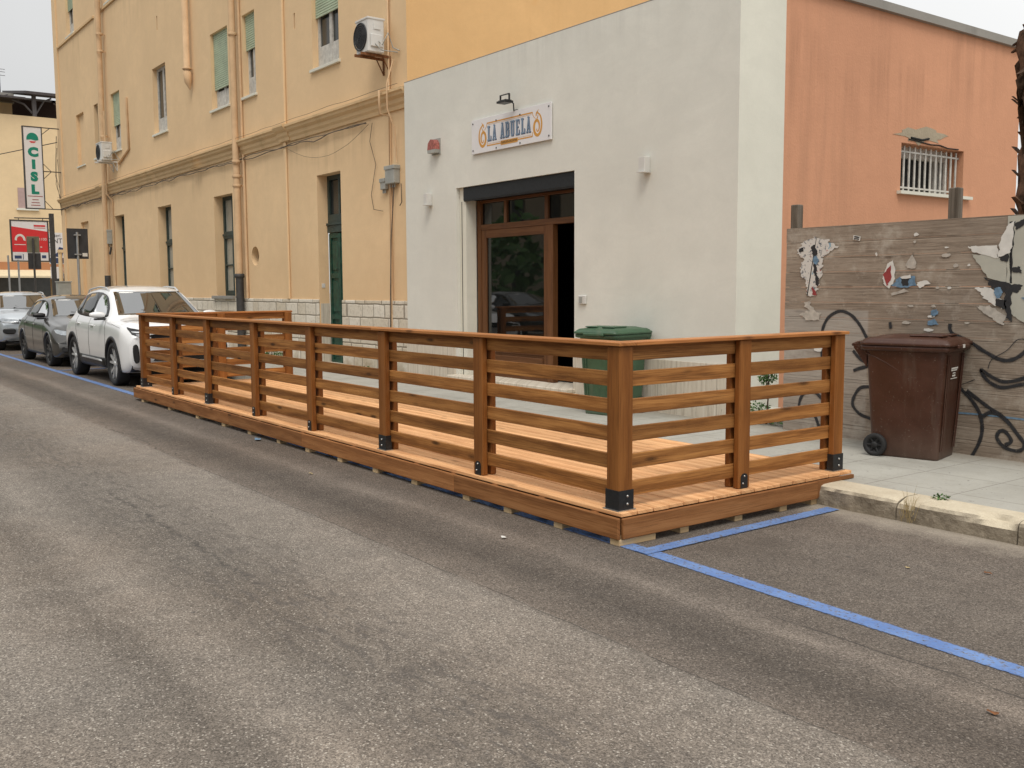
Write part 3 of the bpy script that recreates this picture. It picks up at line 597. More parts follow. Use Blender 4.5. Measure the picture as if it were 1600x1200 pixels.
for sx in (1, -1):
    stroke(m, [(sx*a, -hh-.006), (sx*a, -.10)], .012, 0)
    stroke(m, [(sx*a, hh+.006), (sx*(a+.01), .12), (sx*(a+.04), .085), (sx*(a+.08), .06)], [.012, .01, .008, .004], 0)
    # large scroll
    pts = []; ws = []
    for i in range(60):
        t_ = i/59; ang = R(95)-t_*R(620); rr = .155*(1-t_)**.75+.012
        pts.append((sx*(a+.105+rr*.62*math.cos(ang)*(1) + .0), -.015-.02*t_-.03+rr*.92*math.sin(ang)+.03*(1-t_))); ws.append(.016+.032*math.sin(math.pi*min(1, t_*1.15))*(1-t_*.4))
    stroke(m, pts, ws, 0)
    stroke(m, [(sx*(a+.08), .10), (sx*(a+.09), .14), (sx*(a+.12), .16), (sx*(a+.13), .18)], [.018, .02, .012, .003], 1)
    stroke(m, [(sx*(a+.05), .02), (sx*(a+.10), .06), (sx*(a+.13), .11)], [.004, .018, .004], 1)
m.prism([(-.19, -.185), (.19, -.185), (.205, -.155), (.19, -.125), (-.19, -.125), (-.205, -.155)], lambda u, v, d: (cxs+u, YF-.0362-d, czs+v), 0, .0012)
obj('scroll_border', m, 'gold', sg)
# slab-serif capitals
def slab(mb, ch, x, z, w, h, layer):
    lv = [0]
    def bar(x0, z0, x1, z1, y=0): lv[0] += .00018; mb.box((cxs+x+x0*w, YF-.0357-layer*.0034, czs+z+z0*h), (cxs+x+x1*w, YF-.0357-layer*.0034-.0014-lv[0], czs+z+z1*h))
    def poly(p): lv[0] += .00018; mb.prism(p, lambda u, v, d: (cxs+x+u*w, YF-.0357-layer*.0034-d, czs+z+v*h), 0, .0014+lv[0])
    if ch == 'L': bar(.16, 0, .46, 1); bar(0, .9, .6, 1.0); bar(0, 0, .95, .1); bar(.78, .1, .95, .32)
    if ch == 'A':
        poly([(.08, 0), (.30, 0), (.50, .78), (.42, 1)]); poly([(.42, 1), (.50, .78), (.66, 0), (.94, 0), (.62, 1)]); bar(.3, .24, .7, .36); bar(-.02, 0, .38, .09); bar(.58, 0, 1.02, .09); bar(.3, .94, .66, 1.02)
    if ch == 'B': bar(.12, 0, .40, 1); bar(0, .9, .75, 1); bar(0, 0, .78, .1); bar(.3, .46, .75, .56); bar(.66, .54, .9, .92); bar(.68, .08, .96, .48)
    if ch == 'U': bar(.1, .12, .38, 1); bar(.64, .12, .86, 1); bar(.18, 0, .78, .13); bar(0, .9, .48, 1); bar(.54, .9, .98, 1)
    if ch == 'E': bar(.12, 0, .40, 1); bar(0, .9, .88, 1); bar(0, 0, .92, .1); bar(.3, .46, .66, .56); bar(.74, .7, .88, .9); bar(.76, .1, .92, .32)
def word(mb, dx, dz, layer):
    x = -.51
    for ch in 'LA ABUELA':
        if ch == ' ': x += .07; continue
        slab(mb, ch, x+dx, -.092+dz, .094, .205, layer); x += .1185
m = MB(); word(m, .007, -.009, 0); obj('letter_shadow', m, 'navy', sg)
m = MB(); word(m, 0, 0, 1); obj('lettering', m, 'skyblue', sg)
m = text_mb('TRADICION ARGENTINA', lambda u, v, d: (cxs+u, YF-.0382-d, czs-.155+v), .043, .76, .001); obj('small_lettering', m, 'ink', sg)
for px_, pz_ in ((-W2+.04, H2-.05), (-W2+.04, -H2+.05), (W2-.04, H2-.05), (W2-.04, -H2+.05), (-.3, H2-.07), (.25, H2-.07), (-.3, -H2+.03), (.25, -H2+.03)):
    m = MB(); m.lathe([(.011, 0), (.011, -.006), (.004, -.009)], 10, (cxs+px_, YF-.036, czs+pz_), 'y'); obj('screw', m, 'metal_dark', sg)
# floodlight over the sign
fl = thing('floodlight', (-10.98, YF, 4.0), 'small black floodlight on an arm above the white sign', 'lamp')
m = MB(); m.tube([(-10.90, YF, 3.98), (-10.90, YF-.04, 3.98), (-10.90, YF-.05, 4.08), (-10.90, YF-.12, 4.10)], .009, 6); m.box((-10.94, YF-.012, 3.975), (-10.86, YF, 4.0)); obj('arm', m, 'metal_dark', fl)
m = MB(); c0 = Vector((-10.93, YF-.17, 4.09))
m.box(c0+Vector((-.10, -.07, -.018)), c0+Vector((.10, .07, .012)), .005); m.box(c0+Vector((-.085, -.05, .012)), c0+Vector((.085, .05, .022)))
for s_ in (-.105, .095): m.box(c0+Vector((s_, -.012, -.01)), c0+Vector((s_+.01, .012, .09)))
m.box(c0+Vector((-.105, -.012, .09)), c0+Vector((.105, .012, .10)))
obj('lamp_head', m, 'black', fl)
# alarm siren
al = thing('alarm_siren', (-12.93, YF, 3.63), 'small white alarm box with faded red cap on the white wall left of the sign', 'alarm')
m = MB(); m.prism([(-.10, 0), (.10, 0), (.11, .05), (-.11, .05)], lambda u, v, d: (-12.93+u, YF-d, 3.64+v), 0, .10); m.box((-13.05, YF-.012, 3.62), (-12.81, YF, 3.86)); obj('housing', m, 'grey_plastic', al)
m = MB(); m.prism([(-.11, .052), (.11, .052), (.105, .14), (.06, .195), (-.02, .205), (-.09, .15)], lambda u, v, d: (-12.93+u, YF-d, 3.64+v), 0.013, .10); obj('cap', m, plain('faded_red', (.34, .11, .09), .7, 0, .5, 30), al)
def wall_lamp(x, z, label):
    m = MB(); m.box((x-.05, YF-.10, z-.075), (x+.05, YF-.012, z+.095), .004); m.box((x-.04, YF-.012, z-.06), (x+.04, YF, z+.08)); m.box((x-.06, YF-.125, z-.085), (x+.06, YF-.005, z-.0755))
    solo('wall_lamp', m, 'white_plastic', label, 'lamp', 'white box wall lamps on the shop front')
wall_lamp(-8.37, 3.0, 'white box wall lamp on the white wall right of the shop door'); wall_lamp(-13.12, 2.955, 'white box wall lamp on the white wall below the red alarm')
m = MB(); m.box((-9.575, YF-.03, 1.39), (-9.435, YF, 1.50), .006); m.box((-9.55, YF-.034, 1.405), (-9.49, YF-.0305, 1.48), 0, 0, None, 1); solo('doorbell', m, ['white_plastic', 'grey_plastic'], 'small square white entry panel on the wall beside the open door', 'doorbell')

# ------------------------------------------------------------------ ochre building
YB, BX0, BX1, BZ = 8.30, -38.05, -13.99, 15.0
ob = thing('ochre_building', (-26, 8.3, SW), 'tall ochre yellow building with cornice, green shutters and drainpipes', 'building')
upper = [(-22.79, -21.72, 5.70, 7.41), (-20.85, -20.17, 5.70, 7.41), (-17.43, -16.35, 5.68, 7.41), (-27.17, -26.08, 5.70, 7.41), (-31.3, -30.35, 5.71, 7.40), (-33.26, -32.76, 5.73, 7.38)]
ground = [(-22.9, -21.72, 1.45, 3.75), (-27.17, -26.04, 1.45, 3.80), (-31.42, -30.38, .15, 3.82), (-17.38, -16.40, .15, 3.73)]
third = [(-36.3, -35.3, 10.05, 12), (-31.4, -30.35, 10.05, 12), (-27.17, -26.08, 10.05, 12), (-22.79, -21.72, 10.05, 12), (-17.43, -16.35, 10.05, 12)]
holes = [h+(.12,) for h in upper]+[h+(.21,) for h in ground]+[h+(.15,) for h in third]
holes += [(-35.56, -34.56, 5.70, 7.38, .12), (-35.6, -34.57, .9, 3.86, .12), (-26.65, -26.57, 8.31, 8.66, .1), (-18.23, -18.17, 6.60, 6.89, .1)]
holes += [(-20.71, -20.28, 2.10, 2.52, .3)]
m = MB(); wall_xz(m, BX0, BX1, .10, BZ, YB, holes)
# fill the square around the round vent with a disc-shaped opening
cxv, czv, rv = -20.495, 2.31, .205; n = 32; sq = []
for k in range(n):
    a = 2*math.pi*k/n; c_, s_ = math.cos(a), math.sin(a); q = .215/max(abs(c_), abs(s_)); q2 = .21/max(abs(c_), abs(s_)); sq.append((cxv+c_*q, czv+s_*q2))
ci = [(cxv+rv*math.cos(2*math.pi*k/n), czv+rv*math.sin(2*math.pi*k/n)) for k in range(n)]
for k in range(n):
    j = (k+1) % n
    m.quad([(sq[k][0], YB, sq[k][1]), (sq[j][0], YB, sq[j][1]), (ci[j][0], YB, ci[j][1]), (ci[k][0], YB, ci[k][1])])
    m.quad([(ci[k][0], YB, ci[k][1]), (ci[j][0], YB, ci[j][1]), (ci[j][0], YB+.28, ci[j][1]), (ci[k][0], YB+.28, ci[k][1])])
for hx in ((-35.56, -34.56, 5.70, 7.38), (-35.6, -34.57, .9, 3.86), (-26.65, -26.57, 8.31, 8.66), (-18.23, -18.17, 6.60, 6.89)):
    m.quad([(hx[0], YB+.1, hx[2]), (hx[1], YB+.1, hx[2]), (hx[1], YB+.1, hx[3]), (hx[0], YB+.1, hx[3])])
m.quad([(BX0, YB, .1), (BX0, YB, BZ), (BX0, 13.9, BZ), (BX0, 13.9, .1)])
# corner pier
m.box((BX0-.06, YB-.05, .15), (BX0+.42, YB-.001, 4.5)); m.box((BX0-.06, YB-.05, 4.85), (BX0+.42, YB-.001, BZ)); m.box((BX0-.055, YB, .15), (BX0-.001, YB+.5, BZ))
obj('front_wall', m, 'yellow', ob, recalc=False)
m = MB(); m.quad([(c_[0], YB+.16, c_[1]) for c_ in ci]); obj('round_vent', m, 'shade_black', ob)  # dark disc paints the shade inside the vent
for hx in ((-26.65, -26.57, 8.31, 8.66), (-18.23, -18.17, 6.60, 6.89)):
    m = MB(); m.box((hx[0], YB+.07, hx[2]), (hx[1], YB+.09, hx[3])); obj('wall_slot', m, 'shade_black', ob)  # dark strip paints the shade in the slot
m = MB(); m.quad([(BX1, YB, .1), (BX1, 13.9, .1), (BX1, 13.9, BZ), (BX1, YB, BZ)]); o = obj('side_wall', m, 'orange', ob, recalc=False); o['label'] = 'brighter orange side wall rising above the white shop'
m = MB(); m.box((BX0, YB+.02, BZ), (BX1, 13.9, BZ+.15)); obj('roof', m, 'concrete', ob)
m = MB(); m.prism([(0, 4.50), (.03, 4.50), (.04, 4.56), (.07, 4.60), (.075, 4.66), (.13, 4.70), (.14, 4.74), (.17, 4.76), (.17, 4.80), (.0, 4.83)], lambda u, v, d: (d, YB-.001-u, v), BX0-.1, -13.90)
m.box((-24.0, YB-.18, 4.50), (-23.5, YB-.1, 4.503))
for bx in (-18.95, -32.75): m.prism([(0, 4.52), (.06, 4.52), (.07, 4.58), (.10, 4.62), (.105, 4.68), (.16, 4.72), (.2, 4.78), (.2, 4.815), (.0, 4.84)], lambda u, v, d: (d, YB-.003-u, v), bx, bx+.5)
obj('cornice', m, 'cornice', ob)
m = MB()
for xa, xb in ((BX0+.45, -32.75), (-32.2, -25), (-25, BX1)): m.box((xa, YB-.05, 9.93), (xb, YB-.001, 9.99))
obj('string_course', m, 'cornice', ob)
m = MB()
def sb_(x0, x1): m.box((x0, YB-.03, .1), (x1, YB-.001, 1.37))
for a, b in ((BX0+.45, -31.5), (-30.3, -27.3), (-27.3, -22.95), (-22.95, -17.38), (-16.40, BX1)):
    m.box((a, YB-.03, .1), (b, YB-.001, 1.385+random.uniform(-.02, .02)), .006)
obj('stone_base', m, 'limestone', ob)
def sill(win, x0, x1, z, t=.05, pr=.05):
    s = MB(); s.box((x0-.06, YB-pr, z-t), (x1+.06, YB+.08, z+.003), .004); child('window_sill', s, 'side_white', win)
def slats(x0, x1, z0, z1, y):
    s = MB(); z = z0
    while z < z1-.01:
        s.prism([(0, 0), (.016, .008), (.018, .03), (.006, .044), (0, .044)], lambda u, v, d: (d, y-u, z+v), x0, x1); z += .047
    return s
def upper_window(h, shut=None, y=None, style='white', sl=True):
    x0, x1, z0, z1 = h; y = YB+.12
    b = MB(); b.box((x0, y+.03, z0), (x1, y+.045, z1)); w = obj('window', b, 'dullglass', ob)
    f = MB(); t_ = .07
    f.box((x0, y, z0), (x0+t_, y+.03, z1)); f.box((x1-t_, y, z0), (x1, y+.03, z1)); f.box((x0+t_, y, z0), (x1-t_, y+.03, z0+.09)); f.box((x0+t_, y, z1-t_), (x1-t_, y+.03, z1)); xm = (x0+x1)/2
    f.box((xm-.05, y-.005, z0+.09), (xm+.05, y+.029, z1-t_))
    if style == 'white': f.box((x0+t_, y+.004, z0+.09), (xm-.05, y+.026, z0+.42)); f.box((xm+.05, y+.004, z0+.09), (x1-t_, y+.026, z0+.42))
    child('window_frame', f, 'oldwhite' if style == 'white' else style, w)
    if shut: child('shutter', slats(x0+.01, x1-.01, shut, z1, y-.03), 'greenshut', w)
    sill(w, x0, x1, z0); return w
upper_window(upper[0], 6.16); upper_window(upper[1], 6.68); upper_window(upper[2], 6.62); upper_window(upper[3], None); upper_window(upper[4], 6.47); upper_window(upper[5], None, style='darkgreen')
for h in third: upper_window(h, 10.9)
for hx in ((-35.56, -34.56, 5.70), ):
    s = MB(); s.box((hx[0]-.05, YB-.04, hx[2]-.04), (hx[1]+.05, YB+.09, hx[2])); obj('blind_window_sill', s, 'side_white', ob)
def tall_window(h):
    x0, x1, z0, z1 = h; y = YB+.21
    b = MB(); b.box((x0, y+.04, z0), (x1, y+.05, z1)); w = obj('window', b, 'oldglass', ob)
    f = MB(); t_ = .08; zt = 2.86
    f.box((x0, y, z0), (x0+t_, y+.04, z1)); f.box((x1-t_, y, z0), (x1, y+.04, z1)); f.box((x0+t_, y, z0), (x1-t_, y+.04, z0+.12)); f.box((x0+t_, y, z1-t_), (x1-t_, y+.04, z1)); f.box((x0+t_, y-.02, zt-.08), (x1-t_, y+.04, zt+.08)); f.box((x0, y-.03, zt-.02), (x1, y-.021, zt+.03))
    xm = (x0+x1)/2; f.box((xm-.05, y-.004, z0+.12), (xm+.05, y+.038, zt-.08)); f.box((xm-.03, y-.002, zt+.08), (xm+.03, y+.038, z1-t_))
    f.box((x0+t_, y-.001, z0+.7), (x1-t_, y+.036, z0+.73))
    child('window_frame', f, 'darkgreen', w)
    if z0 > 1: s = MB(); s.box((x0-.1, YB-.10, z0-.07), (x1+.08, YB+.2, z0+.0), .006); child('window_sill', s, 'concrete', w)
for h in ground[:3]: tall_window(h)
# green door
x0, x1, z0, z1 = ground[3]; y = YB+.21
b = MB(); b.box((x0, y+.03, z0), (x1, y+.05, 2.66)); xm = (x0+x1)/2
for a, c in ((x0+.03, xm-.02), (xm+.02, x1-.03)):
    b.box((a, y, z0), (a+.07, y+.029, 2.64)); b.box((c-.07, y, z0), (c, y+.029, 2.64))
    for zz in (z0, .82, 1.02, 1.80, 2.56): b.box((a+.07, y+.001, zz), (c-.07, y+.029, zz+.09))
    for za, zb in ((z0+.16, .76), (1.16, 1.74), (1.95, 2.5)): b.box((a+.1, y+.012, za), (c-.1, y+.031, zb), .01)
b.box((xm-.02, y-.012, z0), (xm+.02, y+.02, 2.64)); gd = obj('door', b, 'greenwood', ob); gd['label'] = 'narrow green panelled door with peeling paint and a white note'
b = MB(); b.box((x0, y-.02, 2.66), (x1, y+.05, 2.80), .006); b.box((x0, y-.04, 2.80), (x1, y+.05, 2.84)); b.box((x0, y, 2.84), (x0+.08, y+.04, z1)); b.box((x1-.08, y, 2.84), (x1, y+.04, z1)); b.box((x0+.08, y, z1-.08), (x1-.08, y+.04, z1)); b.box((x0+.08, y, 2.84), (x1-.08, y+.04, 3.0)); b.box((xm-.03, y, 3.0), (xm+.03, y+.04, z1-.08)); child('door_transom', b, 'darkgreen', gd)
b = MB(); b.box((x0, y+.045, 2.84), (x1, y+.055, z1)); child('transom_glass', b, 'dullglass', gd)
b = MB(); b.box((xm+.14, y-.006, 1.63), (xm+.29, y-.0, 1.79)); child('paper_note', b, 'paper', gd)
b = MB(); b.box((x0-.0, YB+.02, .15), (x0+.012, YB+.2, 1.32)); b.box((x1-.012, YB+.02, .15), (x1, YB+.2, 1.32)); b.box((x0+.012, YB+.0, .146), (x1-.012, YB+.3, .19)); obj('door_jamb', b, 'travertine', ob)
b = MB(); b.box((x0+.0005, YB+.05, 1.62), (x0+.008, YB+.12, 1.70)); obj('number_plate', b, 'paper', ob)
# drainpipes
def pipe(pts, r, mat='pipe', clips=(), n=12):
    p = MB(); p.tube(pts, r, n)
    for q in clips: p.lathe([(r+.018, q-.03), (r+.022, q-.02), (r+.022, q+.02), (r+.018, q+.03)], 14, (pts[0][0], pts[0][1], 0)); p.box((pts[0][0]-.012, pts[0][1], q-.012), (pts[0][0]+.012, YB, q+.012))
    return obj('drainpipe', p, mat, ob)
pipe([(-21.02, YB-.155, 14.9), (-21.04, YB-.155, 4.3)], .072, clips=(7.05, 4.36))
pipe([(-21.06, YB-.14, 4.33), (-21.08, YB-.14, 1.93)], .078, clips=(3.85, 4.05))
p = MB(); p.tube([(-21.08, YB-.14, .2), (-21.08, YB-.14, 1.88)], .088, 12); p.lathe([(.088, 1.84), (.108, 1.86), (.108, 1.93), (.08, 1.94)], 14, (-21.08, YB-.14, 0)); o = obj('drainpipe', p, 'castiron', ob); o['label'] = 'dark cast iron foot of the drainpipe beside the round vent'
pipe([(-20.94, YB-.035, 14.9), (-20.94, YB-.035, 4.8)], .03); pipe([(-20.90, YB-.035, 4.5), (-20.90, YB-.035, 1.4)], .03)
pipe([(-31.62, YB-.155, 14.9), (-31.75, YB-.155, 5.0), (-31.85, YB-.16, 4.2), (-31.95, YB-.14, 2.05)], .08, clips=(9.2, 8.7, 6.2))
pipe([(-31.95, YB-.14, .2), (-31.95, YB-.14, 2.04)], .09, 'castiron'); pipe([(-31.3, YB-.2, 6.9), (-31.42, YB-.2, 4.48), (-31.45, YB-.04, 4.3), (-31.5, YB-.03, 1.4)], .028)
p = MB(); p.tube([(-24.05, YB-.13, 14.9), (-24.05, YB-.13, 6.8), (-24.05, YB-.13, 6.78), (-24.05, YB-.11, 6.55), (-24.05, YB-.07, 6.38)], [.075, .075, .10, .085, .012], 12); p.lathe([(.10, 6.84), (.11, 6.85), (.11, 6.88), (.08, 6.89)], 12, (-24.05, YB-.13, 0)); obj('drainpipe', p, 'pipe', ob)
p = MB(); p.box((-18.78, YB-.055, 4.84), (-18.66, YB-.001, 14.9), .015); p.box((-18.80, YB-.045, 1.39), (-18.68, YB-.002, 4.50), .015); obj('plastered_duct', p, 'yellow', ob)
p = MB(); p.tube([(-14.52, YB-.03, 9), (-14.52, YB-.03, 4.84), (-14.52, YB-.22, 4.82), (-14.52, YB-.22, 4.45), (-14.52, YB-.03, 4.42), (-14.56, YB-.03, .3)], .02, 8); p.tube([(-14.32, YB-.06, 5.3), (-14.30, YB-.2, 4.9), (-14.30, YB-.2, 4.5), (-14.30, YB-.07, 4.2), (-14.28, YB-.05, 3.65)], .013, 8); obj('drainpipe', p, 'pipe', ob)
p = MB(); p.tube([(-29.57, YB-.03, 7.05), (-29.5, YB-.03, 5.6), (-29.9, YB-.03, 5.5), (-30.6, YB-.04, 5.3)], .035, 8); obj('cable_duct', p, 'pipe', ob)
# wires along under the cornice
p = MB()
def wire(x0, x1, z0, z1, amp, sag, r=.008, yo=.05):
    n = int(abs(x1-x0)/.3)+2; pts = []
    for i in range(n+1):
        t_ = i/n; xx = x0+(x1-x0)*t_; pts.append((xx, YB-yo-.02*abs(mnoise.noise(Vector((xx*2, r*99, 0)))), z0+(z1-z0)*t_-sag*4*t_*(1-t_)+amp*mnoise.noise(Vector((xx*1.3, z0*9, r*500)))))
    p.tube(pts, r, 5)
wire(-38, -15.3, 4.46, 4.42, .07, 0); wire(-38, -15.3, 4.42, 4.40, .09, .0, .010); wire(-37.9, -30, 4.47, 4.46, .04, 0, .013); wire(-38, -21.5, 4.85, 4.85, .02, 0, .004, .17); wire(-21.5, -14.0, 4.85, 4.85, .02, 0, .004, .17)
wire(-18.6, -15.2, 4.38, 4.40, .02, .35, .0035); p.tube([(-15.1, YB-.04, 4.4), (-15.2, YB-.04, 4.1), (-15.02, YB-.03, 3.7), (-15.2, YB-.03, 3.2), (-15.12, YB-.03, 2.95), (-14.8, YB-.03, 2.9)], .0055, 5)
p.tube([(-14.38, YB-.05, 3.3), (-14.42, YB-.10, 2.4), (-14.5, YB-.08, 1.6), (-14.56, YB-.07, .5)], .011, 5); p.tube([(-14.15, YB-.05, 3.3), (-14.12, YB-.06, 3.0), (-14.2, YB-.05, 2.95)], .008, 5)
for a, b in ((6.2, 4.9), (7.0, 4.75), (6.6, 5.2)): wire(-38.0, -37.9, a, b, .0, 0, .007, .1); p.tube([(-38.0, YB-.12, a), (-38.2, YB-.16, (a+b)/2-.2), (-37.95, YB-.1, b), (-38.05, YB-.06, b-.5)], .008, 5)
obj('wires', p, plain('old_cable', (.13, .10, .075), .8, 0, .3, 5), ob)
p = MB(); p.tube([(-37.9, YB-.12, 6.78), (-45, 5.5, 6.5), (-55, 0, 6.6), (-60, -4, 6.8)], .016, 5); solo('overhead_cable', p, 'castiron', 'thin overhead cable crossing the street in front of the tall vertical sign', 'cable')
def jbox(x0, x1, z0, z1, dpt, label):
    m = MB(); m.box((x0, YB-dpt, z0), (x1, YB-.002, z1), .008); m.box((x0-.012, YB-dpt-.012, z1-.05), (x1+.012, YB-.003, z1+.012), .004)
    for k in range(3): m.tube([(x0+(x1-x0)*(.25+.25*k), YB-dpt*.5, z0-.06), (x0+(x1-x0)*(.25+.25*k), YB-dpt*.5, z0+.01)], .014, 6)
    solo('junction_box', m, 'grey_plastic', label, 'junction box')
jbox(-14.56, -14.26, 3.32, 3.60, .12, 'larger grey junction box on the ochre wall beside the white building'); jbox(-14.80, -14.64, 3.25, 3.42, .08, 'smaller grey junction box left of the larger one near the white building'); jbox(-32.05, -31.75, 3.0, 3.42, .14, 'grey meter box fixed beside the far drainpipe above the white car')
p = MB(); p.tube([(-31.95, YB-.07, 2.95), (-32.0, YB-.1, 2.8), (-31.8, YB-.08, 2.7), (-31.7, YB-.06, 2.9)], .03, 6); obj('wires', p, 'castiron', ob)
def ac_unit(x0, x1, z0, z1, label, rusty, dep=.30):
    a = thing('air_conditioner', ((x0+x1)/2, YB, z0), label, 'air conditioner', 'air conditioner units on the ochre wall')
    yb = YB-.16; m = MB(); m.box((x0, yb-dep, z0), (x1, yb, z1), .015); m.box((x0-.01, yb-dep-.01, z1-.02), (x1+.01, yb+.01, z1+.015), .006); m.box((x1+.0005, yb-.26, z0+.08), (x1+.03, yb-.04, z0+.28), .01); m.box((x1, yb-.2, z1-.17), (x1+.012, yb-.08, z1-.08)); obj('casing', m, 'white_plastic', a)
    m = MB(); cx = x0+(x1-x0)*.38; cz = (z0+z1)/2; rr = (z1-z0)*.42; m.lathe([(rr, -.002), (rr, -.016), (rr-.02, -.018), (rr-.02, -.003)], 28, (cx, yb-dep, cz), 'y')
    for q in (.2, .35, .5, .65, .8): m.lathe([(rr*q+.004, -.012), (rr*q+.004, -.017), (rr*q-.004, -.017), (rr*q-.004, -.012)], 24, (cx, yb-dep, cz), 'y')
    for k in range(8): t_ = math.pi*k/8; m.tube([(cx-rr*math.cos(t_), yb-dep-.014, cz-rr*math.sin(t_)), (cx+rr*math.cos(t_), yb-dep-.014, cz+rr*math.sin(t_))], .003, 4)
    obj('fan_grille', m, 'metal_dark', a)
    m = MB(); m.lathe([(.001, -.003), (rr-.03, -.003)], 24, (cx, yb-dep, cz), 'y'); obj('fan', m, 'castiron', a)
    for xb in (x0+.1, x1-.1):
        m = MB(); m.box((xb-.018, YB-.16-dep-.08, z0-.045), (xb+.018, YB, z0-.004)); m.box((xb-.018, YB-.02, z0-.28), (xb+.018, YB-.001, z0-.045)); m.tube([(xb, YB-.02, z0-.26), (xb, YB-.14, z0-.04)], .010, 5); obj('bracket', m, 'rust' if rusty else 'white_plastic', a)
    m = MB(); m.tube([(x1+.02, yb-.12, z0+.18), (x1+.10, yb-.1, z0+.1), (x1+.12, yb, z0+.3), (x1+.05, YB-.03, z0+.1), (x1+.25, YB-.03, z0+.02)], .010, 6); m.tube([(x1+.02, yb-.2, z0+.14), (x1+.09, yb-.1, z0+.02), (x1+.2, YB-.03, z0)], .008, 6); obj('hose', m, 'grey_plastic', a)
ac_unit(-14.83, -14.42, 5.40, 5.93, 'rust-stained air conditioner unit above the cornice next to the orange wall', True)
ac_unit(-31.35, -30.75, 5.40, 5.92, 'clean white air conditioner unit on the far part of the ochre wall', False)

# ------------------------------------------------------------------ hanging sign CISL
cs = thing('hanging_sign', (-37.9, YB, 4.4), 'tall narrow white hanging sign with green letters CISL on an iron bracket', 'sign')
HX = -37.85
m = MB(); y0, y1, z0, z1 = 7.05, 7.68, 4.42, 7.25
m.box((HX-.05, y0+.03, z0+.03), (HX+.05, y1-.03, z1-.03)); obj('panel', m, 'signwhite', cs)
m = MB()
for a, b in (((y0, z0), (y0+.035, z1)), ((y1-.035, z0), (y1, z1)), ((y0+.035, z0), (y1-.035, z0+.035)), ((y0+.035, z1-.035), (y1-.035, z1))): m.box((HX-.06, a[0], a[1]), (HX+.06, b[0], b[1]))
m.box((HX-.02, y1, z1-.03), (HX+.02, YB-.05, z1)); m.box((HX-.02, y1, z0), (HX+.02, YB-.05, z0+.03)); m.box((HX-.02, y1, 5.72), (HX+.02, YB-.05, 5.75))
for za, zb in ((5.74, 6.0), (5.73, 5.48), (z1-.03, z1-.25), (z0+.02, z0+.3)): m.tube([(HX, y1, zb), (HX, y1+.25, za)], .012, 5)
obj('bracket', m, 'castiron', cs)
FX = lambda yc, zc: (lambda u, v, d: (HX+.051+d+.002, yc+u, zc+v))
yc = (y0+y1)/2; m = MB()
for ch, zc in (('C', 6.36), ('I', 5.94), ('S', 5.52), ('L', 5.08)): text_mb(ch, FX(yc, zc), .40, 1.1, .004, m, 0, .03)
pts = [(yc+.19*math.cos(R(a)), 6.83+.2*math.sin(R(a))) for a in range(0, 181, 15)]; m.prism(pts+[(yc-.19, 6.78), (yc-.05, 6.80), (yc+.08, 6.77), (yc+.19, 6.79)], lambda u, v, d: (HX+.052+d, u, v), 0, .004)
obj('lettering', m, 'teal', cs)
m = MB(); m.prism([(yc-.11, 6.74), (yc+.11, 6.74), (yc+.06, 6.69), (yc-.05, 6.685)], lambda u, v, d: (HX+.052+d, u, v), 0, .004); obj('emblem', m, 'red', cs)
m = MB()
for zz, ww in ((4.86, .24), (4.74, .10), (4.64, .13), (4.55, .15)): m.box((HX+.051, yc-ww, zz-.012), (HX+.054, yc+ww, zz+.012))
obj('small_print', m, 'maroon', cs)

# ------------------------------------------------------------------ wooden terrace
TX0, TX1, TY0, TY1 = -14.78, -4.40, 4.09, 6.46
dk = thing('wooden_terrace', (-9.6, 5.3, 0), 'brown timber street terrace with slatted railing on three sides', 'terrace')
m = MB(); y = TY0+.012; k = 0
while y < TY1-.03:
    w = .134; x = TX0+.006; ends = [TX0+.006]
    cuts = sorted(random.sample([-12.4, -11.2, -10.1, -8.6, -7.3, -6.2], 2)) if k else [-10.4]
    seg = [TX0+.006+random.uniform(0, .004)]+cuts+[TX1-.004+random.uniform(-.003, .004)]
    for a, b in zip(seg[:-1], seg[1:]): m.box((a+.002, y, .178), (b-.002, y+w, .204+random.uniform(-.0008, .0008)), .003, 0)
    y += .14; k += 1
obj('deck_boards', m, 'deck', dk)
m = MB()
for a, b in ((TX0, -12.9), (-12.9, -11.0), (-11.0, -9.0), (-9.0, -6.25), (-6.25, TX1+.002)): m.box((a+.001, TY0-.026, .042), (b-.001, TY0, .176), .004, 0)
m.box((TX1, TY0+.002, .046), (TX1+.026, 6.03, .176), .004, 1); m.prism([(6.0305, .048), (6.16, .15), (TY1+.01, .15), (TY1+.01, .176), (6.0305, .176)], lambda u, v, d: (TX1+d, u, v), 0, .024)
m.box((TX0-.026, TY0+.002, .028), (TX0, 6.05, .176), .004, 1)
obj('fascia_board', m, 'fascia', dk)
m = MB()
x = TX1-.25
while x > TX0+.1: m.box((x-.03, TY0+.001, .06), (x+.03, 6.03, .176), 0, 1); x -= .55
obj('joist', m, 'fascia', dk)
def block(a, b): q = MB(); q.box(a, b, .002, 1); obj('support_block', q, 'block', dk)
for bx in (-4.44, -5.0, -5.57, -6.10, -6.86, -7.52, -8.2, -8.9, -9.6, -10.4, -11.2, -12.1, -13.2, -14.4): block((bx-.045, TY0-.012, .0), (bx+.045, TY0+.30, .0415))
for by in (4.66, 5.19, 5.67, 6.03): block((TX1-.34, by-.04, 0), (TX1-.002, by+.04, .0455))
PT, PB, CZ = 1.238, .2052, 1.238
